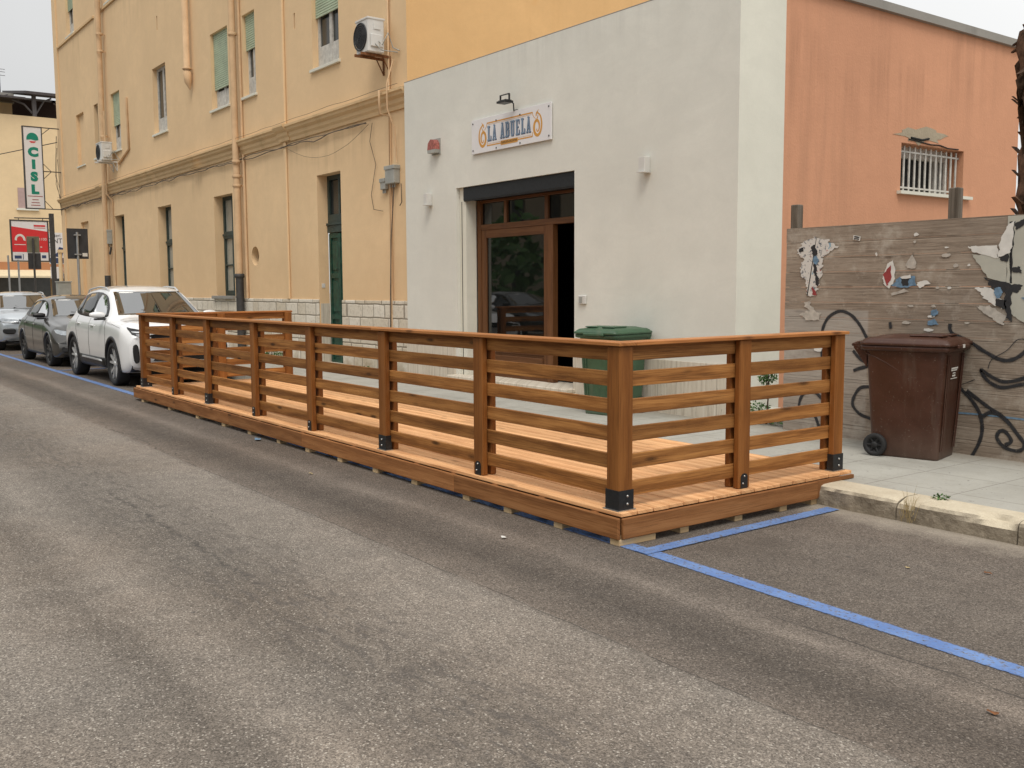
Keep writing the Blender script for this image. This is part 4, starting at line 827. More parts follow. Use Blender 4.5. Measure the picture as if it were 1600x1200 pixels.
def bracket_rect(par, lo, hi, h=.128, front=True, side=True):
    q = MB(); t_ = .004
    q.box((lo[0]-t_, lo[1]-t_, PB+.006), (hi[0]+t_, lo[1], PB+h)); q.box((lo[0]-t_, hi[1], PB+.006), (hi[0]+t_, hi[1]+t_, PB+h)); q.box((lo[0]-t_, lo[1], PB+.006), (lo[0], hi[1], PB+h)); q.box((hi[0], lo[1], PB+.006), (hi[0]+t_, hi[1], PB+h))
    b = child('post_bracket', q, 'metal_dark', par)
    q = MB(); q.box((lo[0]-.016, lo[1]-.016, PB-.0005), (hi[0]+.016, hi[1]+.016, PB+.005))
    for dz in (.04, .09):
        if front: q.lathe([(.0001, -.006), (.007, -.005), (.008, 0)], 10, ((lo[0]+hi[0])/2-.01, lo[1]-t_, PB+dz), 'y')
        if side: q.lathe([(.0001, .006), (.007, .005), (.008, 0)], 10, (hi[0]+t_, (lo[1]+hi[1])/2+.01, PB+dz), 'x')
    child('base_plate', q, 'zinc', par)
def bracket_round(par, c, axis):
    q = MB(); pts = [(-.035, 0), (.035, 0), (.035, .075)]+[(.035*math.cos(R(a)), .075+.03*math.sin(R(a))) for a in range(15, 180, 15)]+[(-.035, .075)]
    if axis == 'y': q.prism(pts, lambda u, v, d: (c[0]+u, c[1]-d, PB+v), 0, .004)
    else: q.prism(pts, lambda u, v, d: (c[0]+d, c[1]+u, PB+v), 0, .004)
    b = child('post_bracket', q, 'metal_dark', par)
    q = MB()
    for du, dv in ((.0, .085), (-.015, .035)):
        if axis == 'y': q.lathe([(.0001, -.006), (.006, -.005), (.007, 0)], 8, (c[0]+du, c[1]-.004, PB+dv), 'y')
        else: q.lathe([(.0001, .006), (.006, .005), (.007, 0)], 8, (c[0]+.004, c[1]+du, PB+dv), 'x')
    child('screws', q, 'zinc', par)
def post(lo, hi):
    q = MB(); q.box((lo[0], lo[1], PB), (hi[0], hi[1], PT-.001), .006, 2); return obj('post', q, 'post', dk)
OY = 4.125   # outer face of the street rail
cp = .118
p1 = post((-4.455-cp, OY), (-4.455, OY+cp)); bracket_rect(p1, (-4.455-cp, OY), (-4.455, OY+cp), .128, False)
p2 = post((-14.60, OY), (-14.60+cp, OY+cp)); bracket_rect(p2, (-14.60, OY), (-14.60+cp, OY+cp))
mids = [(-6.0, 1), (-7.46, 0), (-8.93, 1), (-10.36, 1), (-11.85, 0), (-13.15, 1)]
for xc, rd in mids:
    a = post((xc-.06, OY), (xc+.06, OY+.048)); post((xc-.06, OY+.078), (xc+.06, OY+.126))
    if rd: bracket_round(a, (xc, OY-.0005), 'y')
    else: bracket_rect(a, (xc-.06, OY), (xc+.06, OY+.048), .128, True, False)
ZB = [(.278, .373), (.453, .548), (.628, .723), (.803, .898), (.978, 1.073), (1.141, 1.2365)]
xs = [-14.60+cp]+[mm[0] for mm in mids][::-1]+[-4.455-cp]
def rail(a, b, axis, off):
    q = MB()
    for z0, z1 in ZB:
        if axis == 'x': q.box((a+.001, off, z0), (b-.001, off+.027, z1), .003, 0)
        else: q.box((off, a+.001, z0), (off+.027, b-.001, z1), .003, 1)
    return obj('slat_panel', q, 'rail', dk)
for a, b in zip(xs[:-1], xs[1:]):
    rail(a, b, 'x', OY+.0495)
# short ends
def end_rail(outer, sgn, label):
    # outer: outer face x; sgn=+1 faces +x
    def X(a, b): return (outer-sgn*a, outer-sgn*b)
    ymid, yend = 5.30, 6.37
    xa = X(0, .048); xi = X(.078, .126)
    a = post((min(xa), ymid-.06), (max(xa), ymid+.06)); post((min(xi), ymid-.06), (max(xi), ymid+.06))
    if sgn > 0: bracket_round(a, (outer+.0005, ymid), 'x')
    xe = X(0, cp)
    lo = (min(X(0, .048)), yend-.055); hi = (max(X(0, .048)), yend+.06); a = post(lo, hi); post((min(xi), yend-.055), (max(xi), yend+.06)); bracket_rect(a, lo, hi, .128, False)
    o_ = min(X(.0495, .0765))
    rail(OY+cp, ymid, 'y', o_); rail(ymid, yend+.03, 'y', o_)
end_rail(-4.455, 1, ''); end_rail(-14.60, -1, '')
m = MB(); CW = .15
m.box((-14.64, OY-.022, CZ), (-10.9, OY+CW-.022, CZ+.024), .004, 0); m.box((-10.898, OY-.022, CZ), (-7.6, OY+CW-.022, CZ+.024), .004, 0); m.box((-7.598, OY-.022, CZ), (-4.433, OY+CW-.022, CZ+.024), .004, 0)
m.box((-4.433-CW, OY+CW-.021, CZ), (-4.433, 6.45, CZ+.024), .004, 1); m.box((-14.64, OY+CW-.021, CZ), (-14.64+CW, 6.45, CZ+.024), .004, 1)
obj('hand_rail', m, 'cap', dk)

# ------------------------------------------------------------------ bins
def wheelie(loc, rz, mat, label, lidlabel=None, scale=1.0, decal=False, ribs=True):
    b = thing('wheelie_bin', loc, label, 'bin', None, rz); S = scale
    def L(mb, name, mat_, par=None):
        mb.v = [Vector(v)*S for v in mb.v]; o = obj(name, mb, mat_, None); o.parent = par or b; return o
    # body: +x is the front (lid lip), wheels at -x
    st = [(.0, .58, .46, 0.04), (.02, .59, .475, 0.05), (.10, .60, .49, .06), (.30, .62, .51, .06), (.60, .655, .54, .06), (.90, .69, .57, .06), (1.0, .70, .585, .06)]
    m = MB(); n = 4; ring = []
    def sec(z, lx, ly, r, xo=0):
        out = []
        for cx, cy, a0 in ((lx/2-r, ly/2-r, 0), (-lx/2+r, ly/2-r, 90), (-lx/2+r, -ly/2+r, 180), (lx/2-r, -ly/2+r, 270)):
            for k in range(n+1): a = R(a0+90*k/n); out.append((cx+r*math.cos(a)+xo, cy+r*math.sin(a), z))
        return out
    secs = [sec(z, lx, ly, r, .005) for z, lx, ly, r in st]; c = len(secs[0])
    vs = [p for s_ in secs for p in s_]; fs = [(i*c+k, i*c+(k+1) % c, (i+1)*c+(k+1) % c, (i+1)*c+k) for i in range(len(secs)-1) for k in range(c)]+[tuple(range(c))]
    m.add(vs, fs, None, 0, True)
    for sy in (-1, 1):      # moulded side rib and front corner ribs
        pts = [(-.33, .255*sy, .93), (-.16, .262*sy, .85), (-.04, .262*sy, .78), (-.005, .261*sy, .72), (0.0, .25*sy, .55), (.0, .235*sy, .3), (.0, .222*sy, .06)]
        pts = [(x_, (.218+.066*z_/1.0 + .002)*sy, z_) for x_, _, z_ in pts]
        m.tube(pts, .009, 6)
    for sx_ in (-.02, .02):
        for sy in (-.20, .20): m.tube([(.36, sy+sx_, .93), (.325, sy*.9+sx_, .3), (.31, sy*.85+sx_, .08)], .007, 5)
    body = L(m, 'body', mat)
    m = MB(); rim = []
    for z, e in ((.955, .012), (.965, .035), (1.0, .038), (1.004, .02)):
        rim.append(sec(z, .70+2*e, .585+2*e, .045, .004))
    m.add([p for s_ in rim for p in s_], [(i*c+k, i*c+(k+1) % c, (i+1)*c+(k+1) % c, (i+1)*c+k) for i in range(3) for k in range(c)], None, 0, True)
    L(m, 'rim', mat)
    m = MB(); lid = []
    for z, ex, ey in ((1.006, .045, .045), (1.012, .052, .05), (1.032, .048, .047), (1.040, .035, .03), (1.050, .03, .025), (1.068, .0, .0), (1.074, -.05, -.04), (1.090, -.10, -.10), (1.096, -.25, -.22)):
        lid.append(sec(z, .70+2*ex, .585+2*ey, .06 if z < 1.07 else .05, .01))
    m.add([p for s_ in lid for p in s_], [(i*c+k, i*c+(k+1) % c, (i+1)*c+(k+1) % c, (i+1)*c+k) for i in range(len(lid)-1) for k in range(c)]+[tuple((len(lid)-1)*c+k for k in range(c))], None, 0, True)
    for sy in (-.13, .13): m.box((.02, sy-.09, 1.085), (.30, sy+.09, 1.1), .006)
    m.box((.36, -.16, .985), (.425, .16, 1.02), .008)
    lidl = L(m, 'lid', mat)
    m = MB(); m.tube([(-.41, -.24, .98), (-.47, -.24, 1.0), (-.475, -.12, 1.01), (-.475, .12, 1.01), (-.47, .24, 1.0), (-.41, .24, .98)], .016, 8)
    for sy in (-.24, .24): m.prism([(-.34, .80), (-.46, .97), (-.47, 1.01), (-.34, 1.0)], lambda u, v, d: (u, sy+d, v), -.012, .012)
    L(m, 'handle', mat)
    for sy in (-1, 1):
        m = MB(); y0 = sy*.245; m.lathe([(.03, 0), (.095, 0), (.102, .008*sy), (.102, .045*sy), (.095, .052*sy), (.066, .052*sy), (.062, .036*sy), (.03, .030*sy), (.028, .05*sy), (.001, .05*sy)], 26, (-.235, y0, .102), 'y'); w_ = L(m, 'wheel', 'rubber')
        m = MB()
        for k in range(6): a = R(60*k); m.box((-.004, 0, 0), (.004, .008, .06)); 
        mm = MB()
        for k in range(6):
            a = R(60*k); c_, s2 = math.cos(a), math.sin(a); mm.tube([(-.235+.028*c_, y0+sy*.04, .102+.028*s2), (-.235+.064*c_, y0+sy*.046, .102+.064*s2)], .007, 5)
        L(mm, 'hub_spokes', 'black', w_)
    m = MB(); m.tube([(-.235, -.25, .102), (-.235, .25, .102)], .012, 8); L(m, 'axle', 'zinc')
    if decal:
        m = MB(); xx = lambda z_: (.25+.12*.0+ (z_-.0)*.105)
        def dcl(y0_, y1_, z0_, z1_):
            q = []
            for yy_, zz_ in ((y0_, z0_), (y1_, z0_), (y1_, z1_), (y0_, z1_)): q.append(yy_); q.append(zz_)
            f = lambda z_: .005+.5*(.605+.095*z_)+.004
            m.add([(f(z0_), y0_, z0_), (f(z0_), y1_, z0_), (f(z1_), y1_, z1_), (f(z1_), y0_, z1_), (f(z0_)+.002, y0_, z0_), (f(z0_)+.002, y1_, z0_), (f(z1_)+.002, y1_, z1_), (f(z1_)+.002, y0_, z1_)], [(0, 1, 2, 3), (4, 5, 6, 7), (0, 1, 5, 4), (1, 2, 6, 5), (2, 3, 7, 6), (3, 0, 4, 7)])
        dcl(-.10, .08, .80, .815); dcl(-.10, .06, .785, .795); dcl(-.05, .02, .76, .77); dcl(-.06, .02, .735, .75); dcl(-.1, .07, .715, .722)
        L(m, 'printed_label', 'paper')
        m = MB(); m.box((.421, -.05, .99), (.428, .0, 1.02)); L(m, 'sticker', 'paper')
    return b
wheelie((-4.71, 7.79, SW), R(13), 'brown_plastic', 'large brown wheelie bin standing in front of the graffiti hoarding', scale=.95, decal=True)
wheelie((-8.44, 7.72, SW), R(-80), 'green_plastic', 'green wheelie bin standing against the white wall by the shop door', scale=.92)

# ------------------------------------------------------------------ hoarding with posters and graffiti
hd = thing('timber_hoarding', (-4.5, 8.15, SW), 'grey weathered timber hoarding with torn posters and black graffiti', 'fence')
HY = 8.15; HX0, HX1 = -6.36, .8
m = MB(); z = .13; rows = 14; hh_ = (2.175-.13)/rows
for r_ in range(rows):
    off = random.uniform(-.0015, .0015)
    m.box((HX0+random.uniform(-.004, .004), HY+off, .13+r_*hh_+.0012), (HX1, HY+.03, .13+(r_+1)*hh_-.0012))
obj('board_panel', m, 'hoard', hd)
for px_, tz in ((-6.30, 2.41), (-4.64, 2.44), (-2.9, 2.4), (-1.0, 2.4)):
    m = MB(); m.box((px_-.045, HY+.031, .12), (px_+.045, HY+.12, tz), .008, 2); obj('post', m, wood('old_post_wood', (.05, .04, .03), (.11, .09, .07), (.2, .17, .14), .9, .8, .4, .1), hd)
def ribbon(pts, w, y, jit=0, closed=False, sub=8):
    P_ = []
    q = [Vector(p) for p in pts]
    for i in range(len(q)-1):
        p0 = q[max(i-1, 0)]; p1_ = q[i]; p2_ = q[i+1]; p3 = q[min(i+2, len(q)-1)]
        for k in range(sub):
            t_ = k/sub; P_.append(.5*((2*p1_)+(-p0+p2_)*t_+(2*p0-5*p1_+4*p2_-p3)*t_*t_+(-p0+3*p1_-3*p2_+p3)*t_**3))
    P_.append(q[-1]); m_ = MB(); n_ = len(P_); vs = []
    for i, p in enumerate(P_):
        d_ = (P_[min(i+1, n_-1)]-P_[max(i-1, 0)]).normalized(); nn = Vector((-d_.y, d_.x)); ww = w*(1+.25*mnoise.noise(Vector((i*.3, pts[0][0], 0))))
        for s_ in (-1, 1): e = p+nn*ww/2*s_; vs.append((e.x, y, e.y))
    m_.add(vs, [(2*i, 2*i+1, 2*i+3, 2*i+2) for i in range(n_-1)], [(i*.1, (-1, 1)[k], 0) for i in range(n_) for k in (0, 1)]); return m_
gy = [HY-.0035]; GR = []
for line in ([(-5.91, 1.12), (-5.90, 1.2), (-5.84, 1.30), (-5.72, 1.36), (-5.60, 1.33), (-5.50, 1.24), (-5.42, 1.12), (-5.36, 1.02)],
    [(-5.92, 1.06), (-5.9, .87), (-5.87, .70), (-5.83, .56), (-5.88, .50), (-5.98, .56), (-6.08, .56), (-6.15, .47), (-6.17, .33)],
    [(-6.17, .30), (-6.1, .36), (-5.98, .33), (-5.92, .22)],
    [(-5.56, .99), (-5.47, .91), (-5.36, .88)], [(-5.55, .80), (-5.47, .83), (-5.36, .86)],
    [(-5.36, .66), (-5.47, .64), (-5.54, .54), (-5.54, .46), (-5.46, .39), (-5.34, .36)],
    [(-4.60, 1.19), (-4.42, 1.12), (-4.3, 1.05), (-4.16, .985), (-4.06, .985), (-3.96, 1.05), (-3.85, 1.2)],
    [(-4.56, .80), (-4.48, .71), (-4.40, .64), (-4.31, .52), (-4.28, .39), (-4.30, .27), (-4.36, .14)],
    [(-4.43, .70), (-4.26, .59), (-4.09, .49), (-3.98, .37), (-3.92, .29), (-3.97, .235), (-4.08, .25), (-4.15, .32), (-4.13, .38), (-4.08, .38), (-4.03, .31), (-4.08, .27)],
    [(-4.28, .49), (-4.22, .53), (-4.14, .52), (-4.05, .45)],
    [(-3.80, .92), (-3.95, .84), (-4.10, .80), (-4.21, .83), (-4.31, .885), (-4.25, .80), (-4.13, .75), (-3.95, .79), (-3.8, .8)],
    [(-5.18, 1.27), (-5.17, 1.21)], [(-4.60, 1.27), (-4.60, 1.22), (-4.56, 1.16)],
    [(-3.7, .9), (-3.5, .7), (-3.3, .8), (-3.2, 1.1), (-3.0, .9)], [(-3.85, .62), (-3.7, .5), (-3.5, .6)]):
    GR.append(ribbon(line, .042, gy[0])); gy[0] -= .0003
thin = ribbon([(-3.95, 1.16), (-4.02, 1.15), (-4.10, 1.06), (-4.22, .98), (-4.25, .90)], .009, HY-.009); GR.append(thin)
thin = ribbon([(-4.62, .72), (-4.5, .74), (-4.36, .80)], .009, HY-.0095); GR.append(thin)
t = NT('spray_paint'); v = t.pos(); t.set(col=t.mix(t.noise(v, 30, 3), (.008, .008, .010), (.03, .03, .034)), rough=.7)
tr = t.n.new('ShaderNodeBsdfTransparent'); mxs = t.n.new('ShaderNodeMixShader'); t.l(t.ma('MAXIMUM', t.mr(t.noise(v, 60, 4, .7), .56, .7, 0, .6), t.mr(t.ma('ADD', t.ma('ABSOLUTE', t.sep(t.attr('bc'))[1]), t.ma('MULTIPLY', t.noise(v, 110, 2), .25)), .62, 1.05, 0, 1)), mxs.inputs[0]); t.l(t.b.outputs[0], mxs.inputs[1]); t.l(tr.outputs[0], mxs.inputs[2]); t.l(mxs.outputs[0], t.out.inputs[0])
for r_ in GR: obj('graffiti_stroke', r_, t.m, hd, recalc=False)
m = ribbon([(-4.52, .50), (-4.3, .505), (-3.9, .50), (-3.0, .48)], .014, HY-.0025); o = obj('blue_line', m, 'bluebit', hd, recalc=False)
def scrap(poly, mat, lvl, name='poster_scrap', jag=.02, n_=5, par=None):
    out = []; k = len(poly)
    for i in range(k):
        a = Vector(poly[i]); b_ = Vector(poly[(i+1) % k])
        nn_ = 1 if n_ == 1 else n_*2
        for j in range(nn_):
            p = a.lerp(b_, j/nn_); q_ = mnoise.noise(Vector((p.x*28, p.y*28, 3)))*1.0*jag; out.append((p.x+q_+random.uniform(-jag, jag)*.8, p.y+mnoise.noise(Vector((p.x*28, p.y*28, 9)))*jag+random.uniform(-jag, jag)*.22))
    m_ = MB(); m_.prism(out, lambda u, v, d: (u, HY-.0045-lvl*.0022-d, v), 0, .0014)
    me = obj(name, m_, mat, hd)
    bm = bmesh.new(); bm.from_mesh(me.data); bmesh.ops.triangulate(bm, faces=[f for f in bm.faces if len(f.verts) > 4]); bm.to_mesh(me.data); bm.free(); return me
def el(cx, cy, rx, ry, n_=10, ph=0): return [(cx+rx*math.cos(2*math.pi*i/n_+ph)*(1+random.uniform(-.18, .18)), cy+ry*math.sin(2*math.pi*i/n_+ph)*(1+random.uniform(-.18, .18))) for i in range(n_)]
scrap([(-6.18, 2.02), (-6.02, 2.08), (-5.88, 2.04), (-5.76, 1.98), (-5.92, 1.88), (-5.92, 1.75), (-5.97, 1.62), (-5.98, 1.52), (-6.10, 1.51), (-6.10, 1.62), (-6.20, 1.74), (-6.15, 1.84), (-6.22, 1.95)], 'torn', 1, jag=.025)
scrap([(-6.06, 1.99), (-6.02, 2.0), (-5.98, 1.92), (-6.00, 1.86), (-6.04, 1.90)], 'ink', 2, jag=.008, n_=3); scrap(el(-6.0, 1.85, .032, .04), 'bluebit', 3, jag=.004, n_=1)
scrap([(-6.03, 1.82), (-5.99, 1.82), (-5.98, 1.72), (-6.02, 1.70)], 'ink', 2, jag=.012, n_=3); scrap([(-6.0, 1.72), (-5.96, 1.68), (-5.97, 1.6), (-6.0, 1.62)], 'ink', 2, jag=.01, n_=3); scrap([(-6.2, 1.97), (-6.15, 1.98), (-6.15, 1.94), (-6.2, 1.94)], 'ink', 2, jag=.006, n_=2); scrap([(-6.04, 1.60), (-6.0, 1.56), (-5.98, 1.51), (-6.03, 1.52)], 'maroon', 2, jag=.008, n_=2)
PG = plain('paste_residue', (.44, .40, .35), .9, 0, .2, 20)
scrap([(-6.13, 1.44), (-6.06, 1.45), (-6.0, 1.36), (-5.94, 1.34), (-5.96, 1.27), (-6.1, 1.27), (-6.17, 1.33), (-6.07, 1.36)], PG, 1, jag=.018, n_=4)
scrap([(-5.27, 1.68), (-5.22, 1.80), (-5.17, 1.83), (-5.14, 1.74), (-5.16, 1.62), (-5.20, 1.58), (-5.25, 1.61)], 'paper', 1, jag=.008, n_=3); scrap([(-5.26, 1.70), (-5.19, 1.79), (-5.18, 1.66), (-5.22, 1.60)], 'maroon', 2, jag=.008, n_=3)
scrap([(-5.18, 1.60), (-5.10, 1.68), (-4.96, 1.69), (-4.93, 1.60), (-5.05, 1.58)], 'bluebit', 1, jag=.01, n_=3); scrap([(-5.08, 1.66), (-5.0, 1.67), (-5.02, 1.60), (-5.06, 1.60)], 'ink', 2, jag=.01, n_=2); scrap([(-5.09, 1.68), (-4.99, 1.70), (-4.98, 1.67), (-5.07, 1.66)], 'paper', 3, jag=.006, n_=2); scrap([(-4.93, 1.63), (-4.84, 1.65), (-4.80, 1.62), (-4.9, 1.58)], 'paper', 1, jag=.01, n_=3)
scrap([(-5.04, 1.78), (-4.98, 1.90), (-4.94, 1.78), (-4.95, 1.75), (-5.02, 1.76)], PG, 1, jag=.012, n_=3); scrap([(-5.18, 1.53), (-5.05, 1.57), (-5.0, 1.55), (-5.17, 1.51)], PG, 1, jag=.006, n_=3)
for cx, cz, rx, rz_ in ((-4.95, 2.05, .022, .016), (-4.96, 1.99, .014, .014), (-5.34, 1.89, .012, .018), (-4.66, 1.86, .04, .02), (-4.66, 1.93, .02, .008), (-4.57, 1.77, .022, .018), (-4.45, 1.77, .012, .01), (-4.62, 1.58, .02, .012), (-4.73, 1.58, .018, .01), (-4.98, 1.42, .03, .01), (-4.78, 1.33, .04, .010), (-4.76, 1.42, .022, .012), (-4.80, 1.21, .05, .012), (-5.02, 1.27, .04, .014), (-4.45, 1.28, .02, .008), (-5.95, 1.0, .05, .045)):
    scrap(el(cx, cz, rx, rz_, 8), PG if random.random() < .6 else 'paper', 1, jag=.005, n_=2)
scrap([(-4.79, 1.37), (-4.73, 1.40), (-4.71, 1.35), (-4.77, 1.33)], 'bluebit', 1, jag=.01, n_=2); scrap([(-4.82, 1.28), (-4.74, 1.31), (-4.71, 1.26), (-4.8, 1.25)], 'bluebit', 1, jag=.01, n_=2)
q = scrap([(-5.585, 2.075), (-5.51, 2.06), (-5.515, 2.02), (-5.59, 2.035)], 'paper', 2, jag=0, n_=1); scrap([(-5.575, 2.068), (-5.52, 2.058), (-5.523, 2.046), (-5.577, 2.056)], 'ink', 3, jag=.002, n_=3); scrap([(-5.577, 2.048), (-5.522, 2.04), (-5.525, 2.030), (-5.58, 2.038)], 'ink', 3, jag=.002, n_=3)
# grey sheet and torn posters at the right
SH = plain('grey_sheet', (.44, .43, .37), .6, 0, .08, 4)
scrap([(-4.13, 2.165), (-3.2, 2.165), (-3.0, 1.1), (-3.75, 1.2), (-4.0, 1.31), (-4.13, 1.40)], SH, 1, 'sheet', .008, 5)
scrap([(-4.43, 1.86), (-4.18, 1.85), (-4.13, 1.85), (-4.13, 1.62), (-4.28, 1.66), (-4.38, 1.79)], SH, 1, 'sheet', .008, 4)
scrap([(-4.47, 1.93), (-4.42, 1.88), (-4.2, 1.82), (-4.22, 1.93), (-4.36, 1.93)], 'paper', 2, jag=.012, n_=4)
scrap([(-4.20, 1.95), (-4.14, 2.08), (-4.08, 2.13), (-4.09, 1.93), (-4.11, 1.86), (-4.2, 1.83)], 'paper', 4, jag=.008, n_=3); scrap([(-4.21, 1.84), (-4.12, 1.87), (-4.12, 1.80), (-4.17, 1.80)], 'ink', 3, jag=.012, n_=3)
scrap([(-4.32, 1.66), (-4.14, 1.62), (-4.0, 1.60), (-4.02, 1.54), (-4.2, 1.55), (-4.27, 1.60)], 'ink', 2, jag=.015, n_=4); scrap(el(-4.19, 1.54, .035, .05), 'bluebit', 4, jag=.008, n_=2); scrap([(-4.38, 1.58), (-4.26, 1.58), (-4.16, 1.48), (-4.15, 1.40), (-4.3, 1.48)], 'paper', 2, jag=.018, n_=4); scrap([(-4.22, 1.5), (-4.12, 1.47), (-4.13, 1.40), (-4.2, 1.43)], 'ink', 3, jag=.012, n_=3)
scrap([(-4.14, 1.60), (-4.08, 1.60), (-4.07, 1.30), (-4.12, 1.34)], 'ink', 3, jag=.014, n_=5); scrap([(-4.12, 2.12), (-4.08, 2.12), (-4.085, 1.62), (-4.10, 1.62)], 'ink', 2, jag=.008, n_=8); scrap([(-4.37, 1.42), (-4.25, 1.43), (-4.1, 1.34), (-4.14, 1.27), (-4.3, 1.36)], PG, 1, jag=.014, n_=4); scrap([(-4.08, 2.1), (-4.0, 2.14), (-3.98, 2.1), (-4.06, 2.05)], 'ink', 3, jag=.01, n_=3); scrap([(-4.09, 1.74), (-4.02, 1.75), (-4.0, 1.70), (-4.08, 1.70)], 'ink', 3, jag=.01, n_=3); scrap([(-4.0, 1.5), (-3.93, 1.5), (-3.95, 1.46)], 'bluebit', 3, jag=.006, n_=3)
# concrete plinth in the gap beside the hoarding
m = MB(); m.box((-7.0, 8.35, SW-.02), (-6.37, 8.6, .30), .02); solo('concrete_block', m, 'side_white', 'low pale concrete block in the gap between building and hoarding', 'block')

# ------------------------------------------------------------------ plants
def leafy(mb, c, r, n, ls, up=.3):
    for _ in range(n):
        while True:
            d_ = Vector((random.uniform(-1, 1), random.uniform(-1, 1), random.uniform(-1, 1)))
            if d_.length < 1: break
        p = Vector(c)+Vector((d_.x*r[0], d_.y*r[1], d_.z*r[2])); a = Vector((random.gauss(0, 1), random.gauss(0, 1), random.gauss(up, .8))).normalized(); b_ = a.cross(Vector((random.random(), random.random(), random.random()))).normalized(); s_ = ls*random.uniform(.6, 1.3)
        mb.add([p, p+a*s_*.5+b_*s_*.3, p+a*s_, p+a*s_*.5-b_*s_*.3], [(0, 1, 2, 3)])
def shrub(name, base, clumps, n, ls, label, mat='leaf'):
    s = thing(name, base, label, 'plant'); m = MB()
    for c, r in clumps: leafy(m, Vector(base)+Vector(c), r, n, ls)
    obj('foliage', m, mat, s, recalc=False)
    m = MB()
    for c, r in clumps: m.tube([base, Vector(base)+Vector(c)*.5+Vector((.02, 0, .02)), Vector(base)+Vector(c)], .006, 5)
    obj('stem', m, 'bark', s)
shrub('shrub', (-6.72, 8.33, SW), [((.02, 0, .56), (.10, .10, .12)), ((-.04, .05, .48), (.08, .1, .08)), ((-.1, .0, .16), (.16, .12, .07)), ((.06, -.02, .05), (.25, .1, .05)), ((.2, .0, .10), (.12, .08, .04))], 190, .035, 'green leafy shrub growing in the gap left of the hoarding')
shrub('weed', (-14.3, 8.05, SW), [((0, 0, .20), (.09, .06, .09)), ((.05, 0, .12), (.12, .05, .08))], 90, .045, 'small green weed at the foot of the white wall left corner')
shrub('weed', (-15.3, 8.12, SW), [((0, 0, .06), (.35, .06, .05)), ((.5, 0, .04), (.25, .05, .04))], 160, .035, 'low dull weeds along the stone base right of the green door')
shrub('weed', (-19.3, 8.10, SW), [((0, 0, .18), (.22, .07, .14)), ((.35, 0, .1), (.2, .06, .09)), ((-.3, 0, .08), (.2, .05, .07))], 160, .04, 'dark clump of weeds along the stone base left of the green door')
# dry grass and small weed at the kerb joint
s = MB()
for _ in range(34):
    b_ = Vector((-3.66+random.uniform(-.05, .05), 6.045+random.uniform(-.02, .01), random.uniform(.0, .1))); tip = b_+Vector((random.gauss(0, .045), random.gauss(-.01, .03), random.uniform(.05, .26)*random.random()+.05)); mid = b_.lerp(tip, .5)+Vector((0, 0, .02)); w_ = Vector((.0016, 0, 0))
    s.add([b_-w_, b_+w_, mid+w_*.8, tip, mid-w_*.8], [(0, 1, 2, 3, 4)])
solo('grass_tuft', s, 'dryleaf', 'tuft of dry yellow grass growing at the kerb joint', 'grass')
s = MB(); leafy(s, (-3.56, 6.28, SW+.015), (.06, .04, .014), 60, .025)
solo('weed', s, 'leaf', 'tiny green weed on the kerb top beside the dry grass tuft', 'plant')
# old palm trunk behind the hoarding
pt = thing('dead_palm_tree', (-4.95, 10.4, SW), 'dark dead palm trunk with cut frond stubs behind the hoarding', 'tree')
m = MB(); pts = []; rs = []
for i in range(30):
    z = .1+i*.14; pts.append((-4.95+.03*math.sin(i*.6), 10.4, z)); rs.append(.21+.02*math.sin(i*2.3)+(.05 if i > 24 else 0))
m.tube(pts, rs, 14)
for i in range(170):
    z = random.uniform(.3, 4.2); a = random.uniform(0, 2*math.pi); r0 = .20; L_ = random.uniform(.06, .13)+(.14*random.random() if z > 3.5 else 0); w_ = random.uniform(.04, .085)
    c_ = Vector((math.cos(a), math.sin(a), 0)); tdir = Vector((-c_.y, c_.x, 0)); b_ = Vector((-4.95, 10.4, z))+c_*r0; droop = random.choice([1, 1, -.9]) if z > 3.3 else 1; tip = b_+c_*L_+Vector((0, 0, L_*.7*droop))
    m.add([b_-tdir*w_, b_+tdir*w_, tip+tdir*w_*.6, tip-tdir*w_*.6, b_-tdir*w_+Vector((0, 0, -.03)), b_+tdir*w_+Vector((0, 0, -.03)), tip+tdir*w_*.6-c_*.02, tip-tdir*w_*.6-c_*.02], [(0, 1, 2, 3), (4, 5, 6, 7), (0, 1, 5, 4), (2, 3, 7, 6), (1, 2, 6, 5), (0, 3, 7, 4)])
obj('trunk', m, plain('cut_frond_bark', (.10, .062, .042), .95, 0, .8, 9, .2, .8), pt)
m = MB()
for i in range(16):
    a = random.uniform(0, 2*math.pi); b_ = Vector((-4.95, 10.4, random.uniform(3.5, 4.1))); c_ = Vector((math.cos(a), math.sin(a), 0)); p_ = [b_+c_*.22, b_+c_*.29+Vector((0, 0, -.08)), b_+c_*.27+Vector((0, 0, -.35)), b_+c_*.22+Vector((0, 0, -.6-random.random()*.3))]; m.tube(p_, [.045, .05, .035, .01], 5)
obj('dead_fronds', m, 'bark', pt)

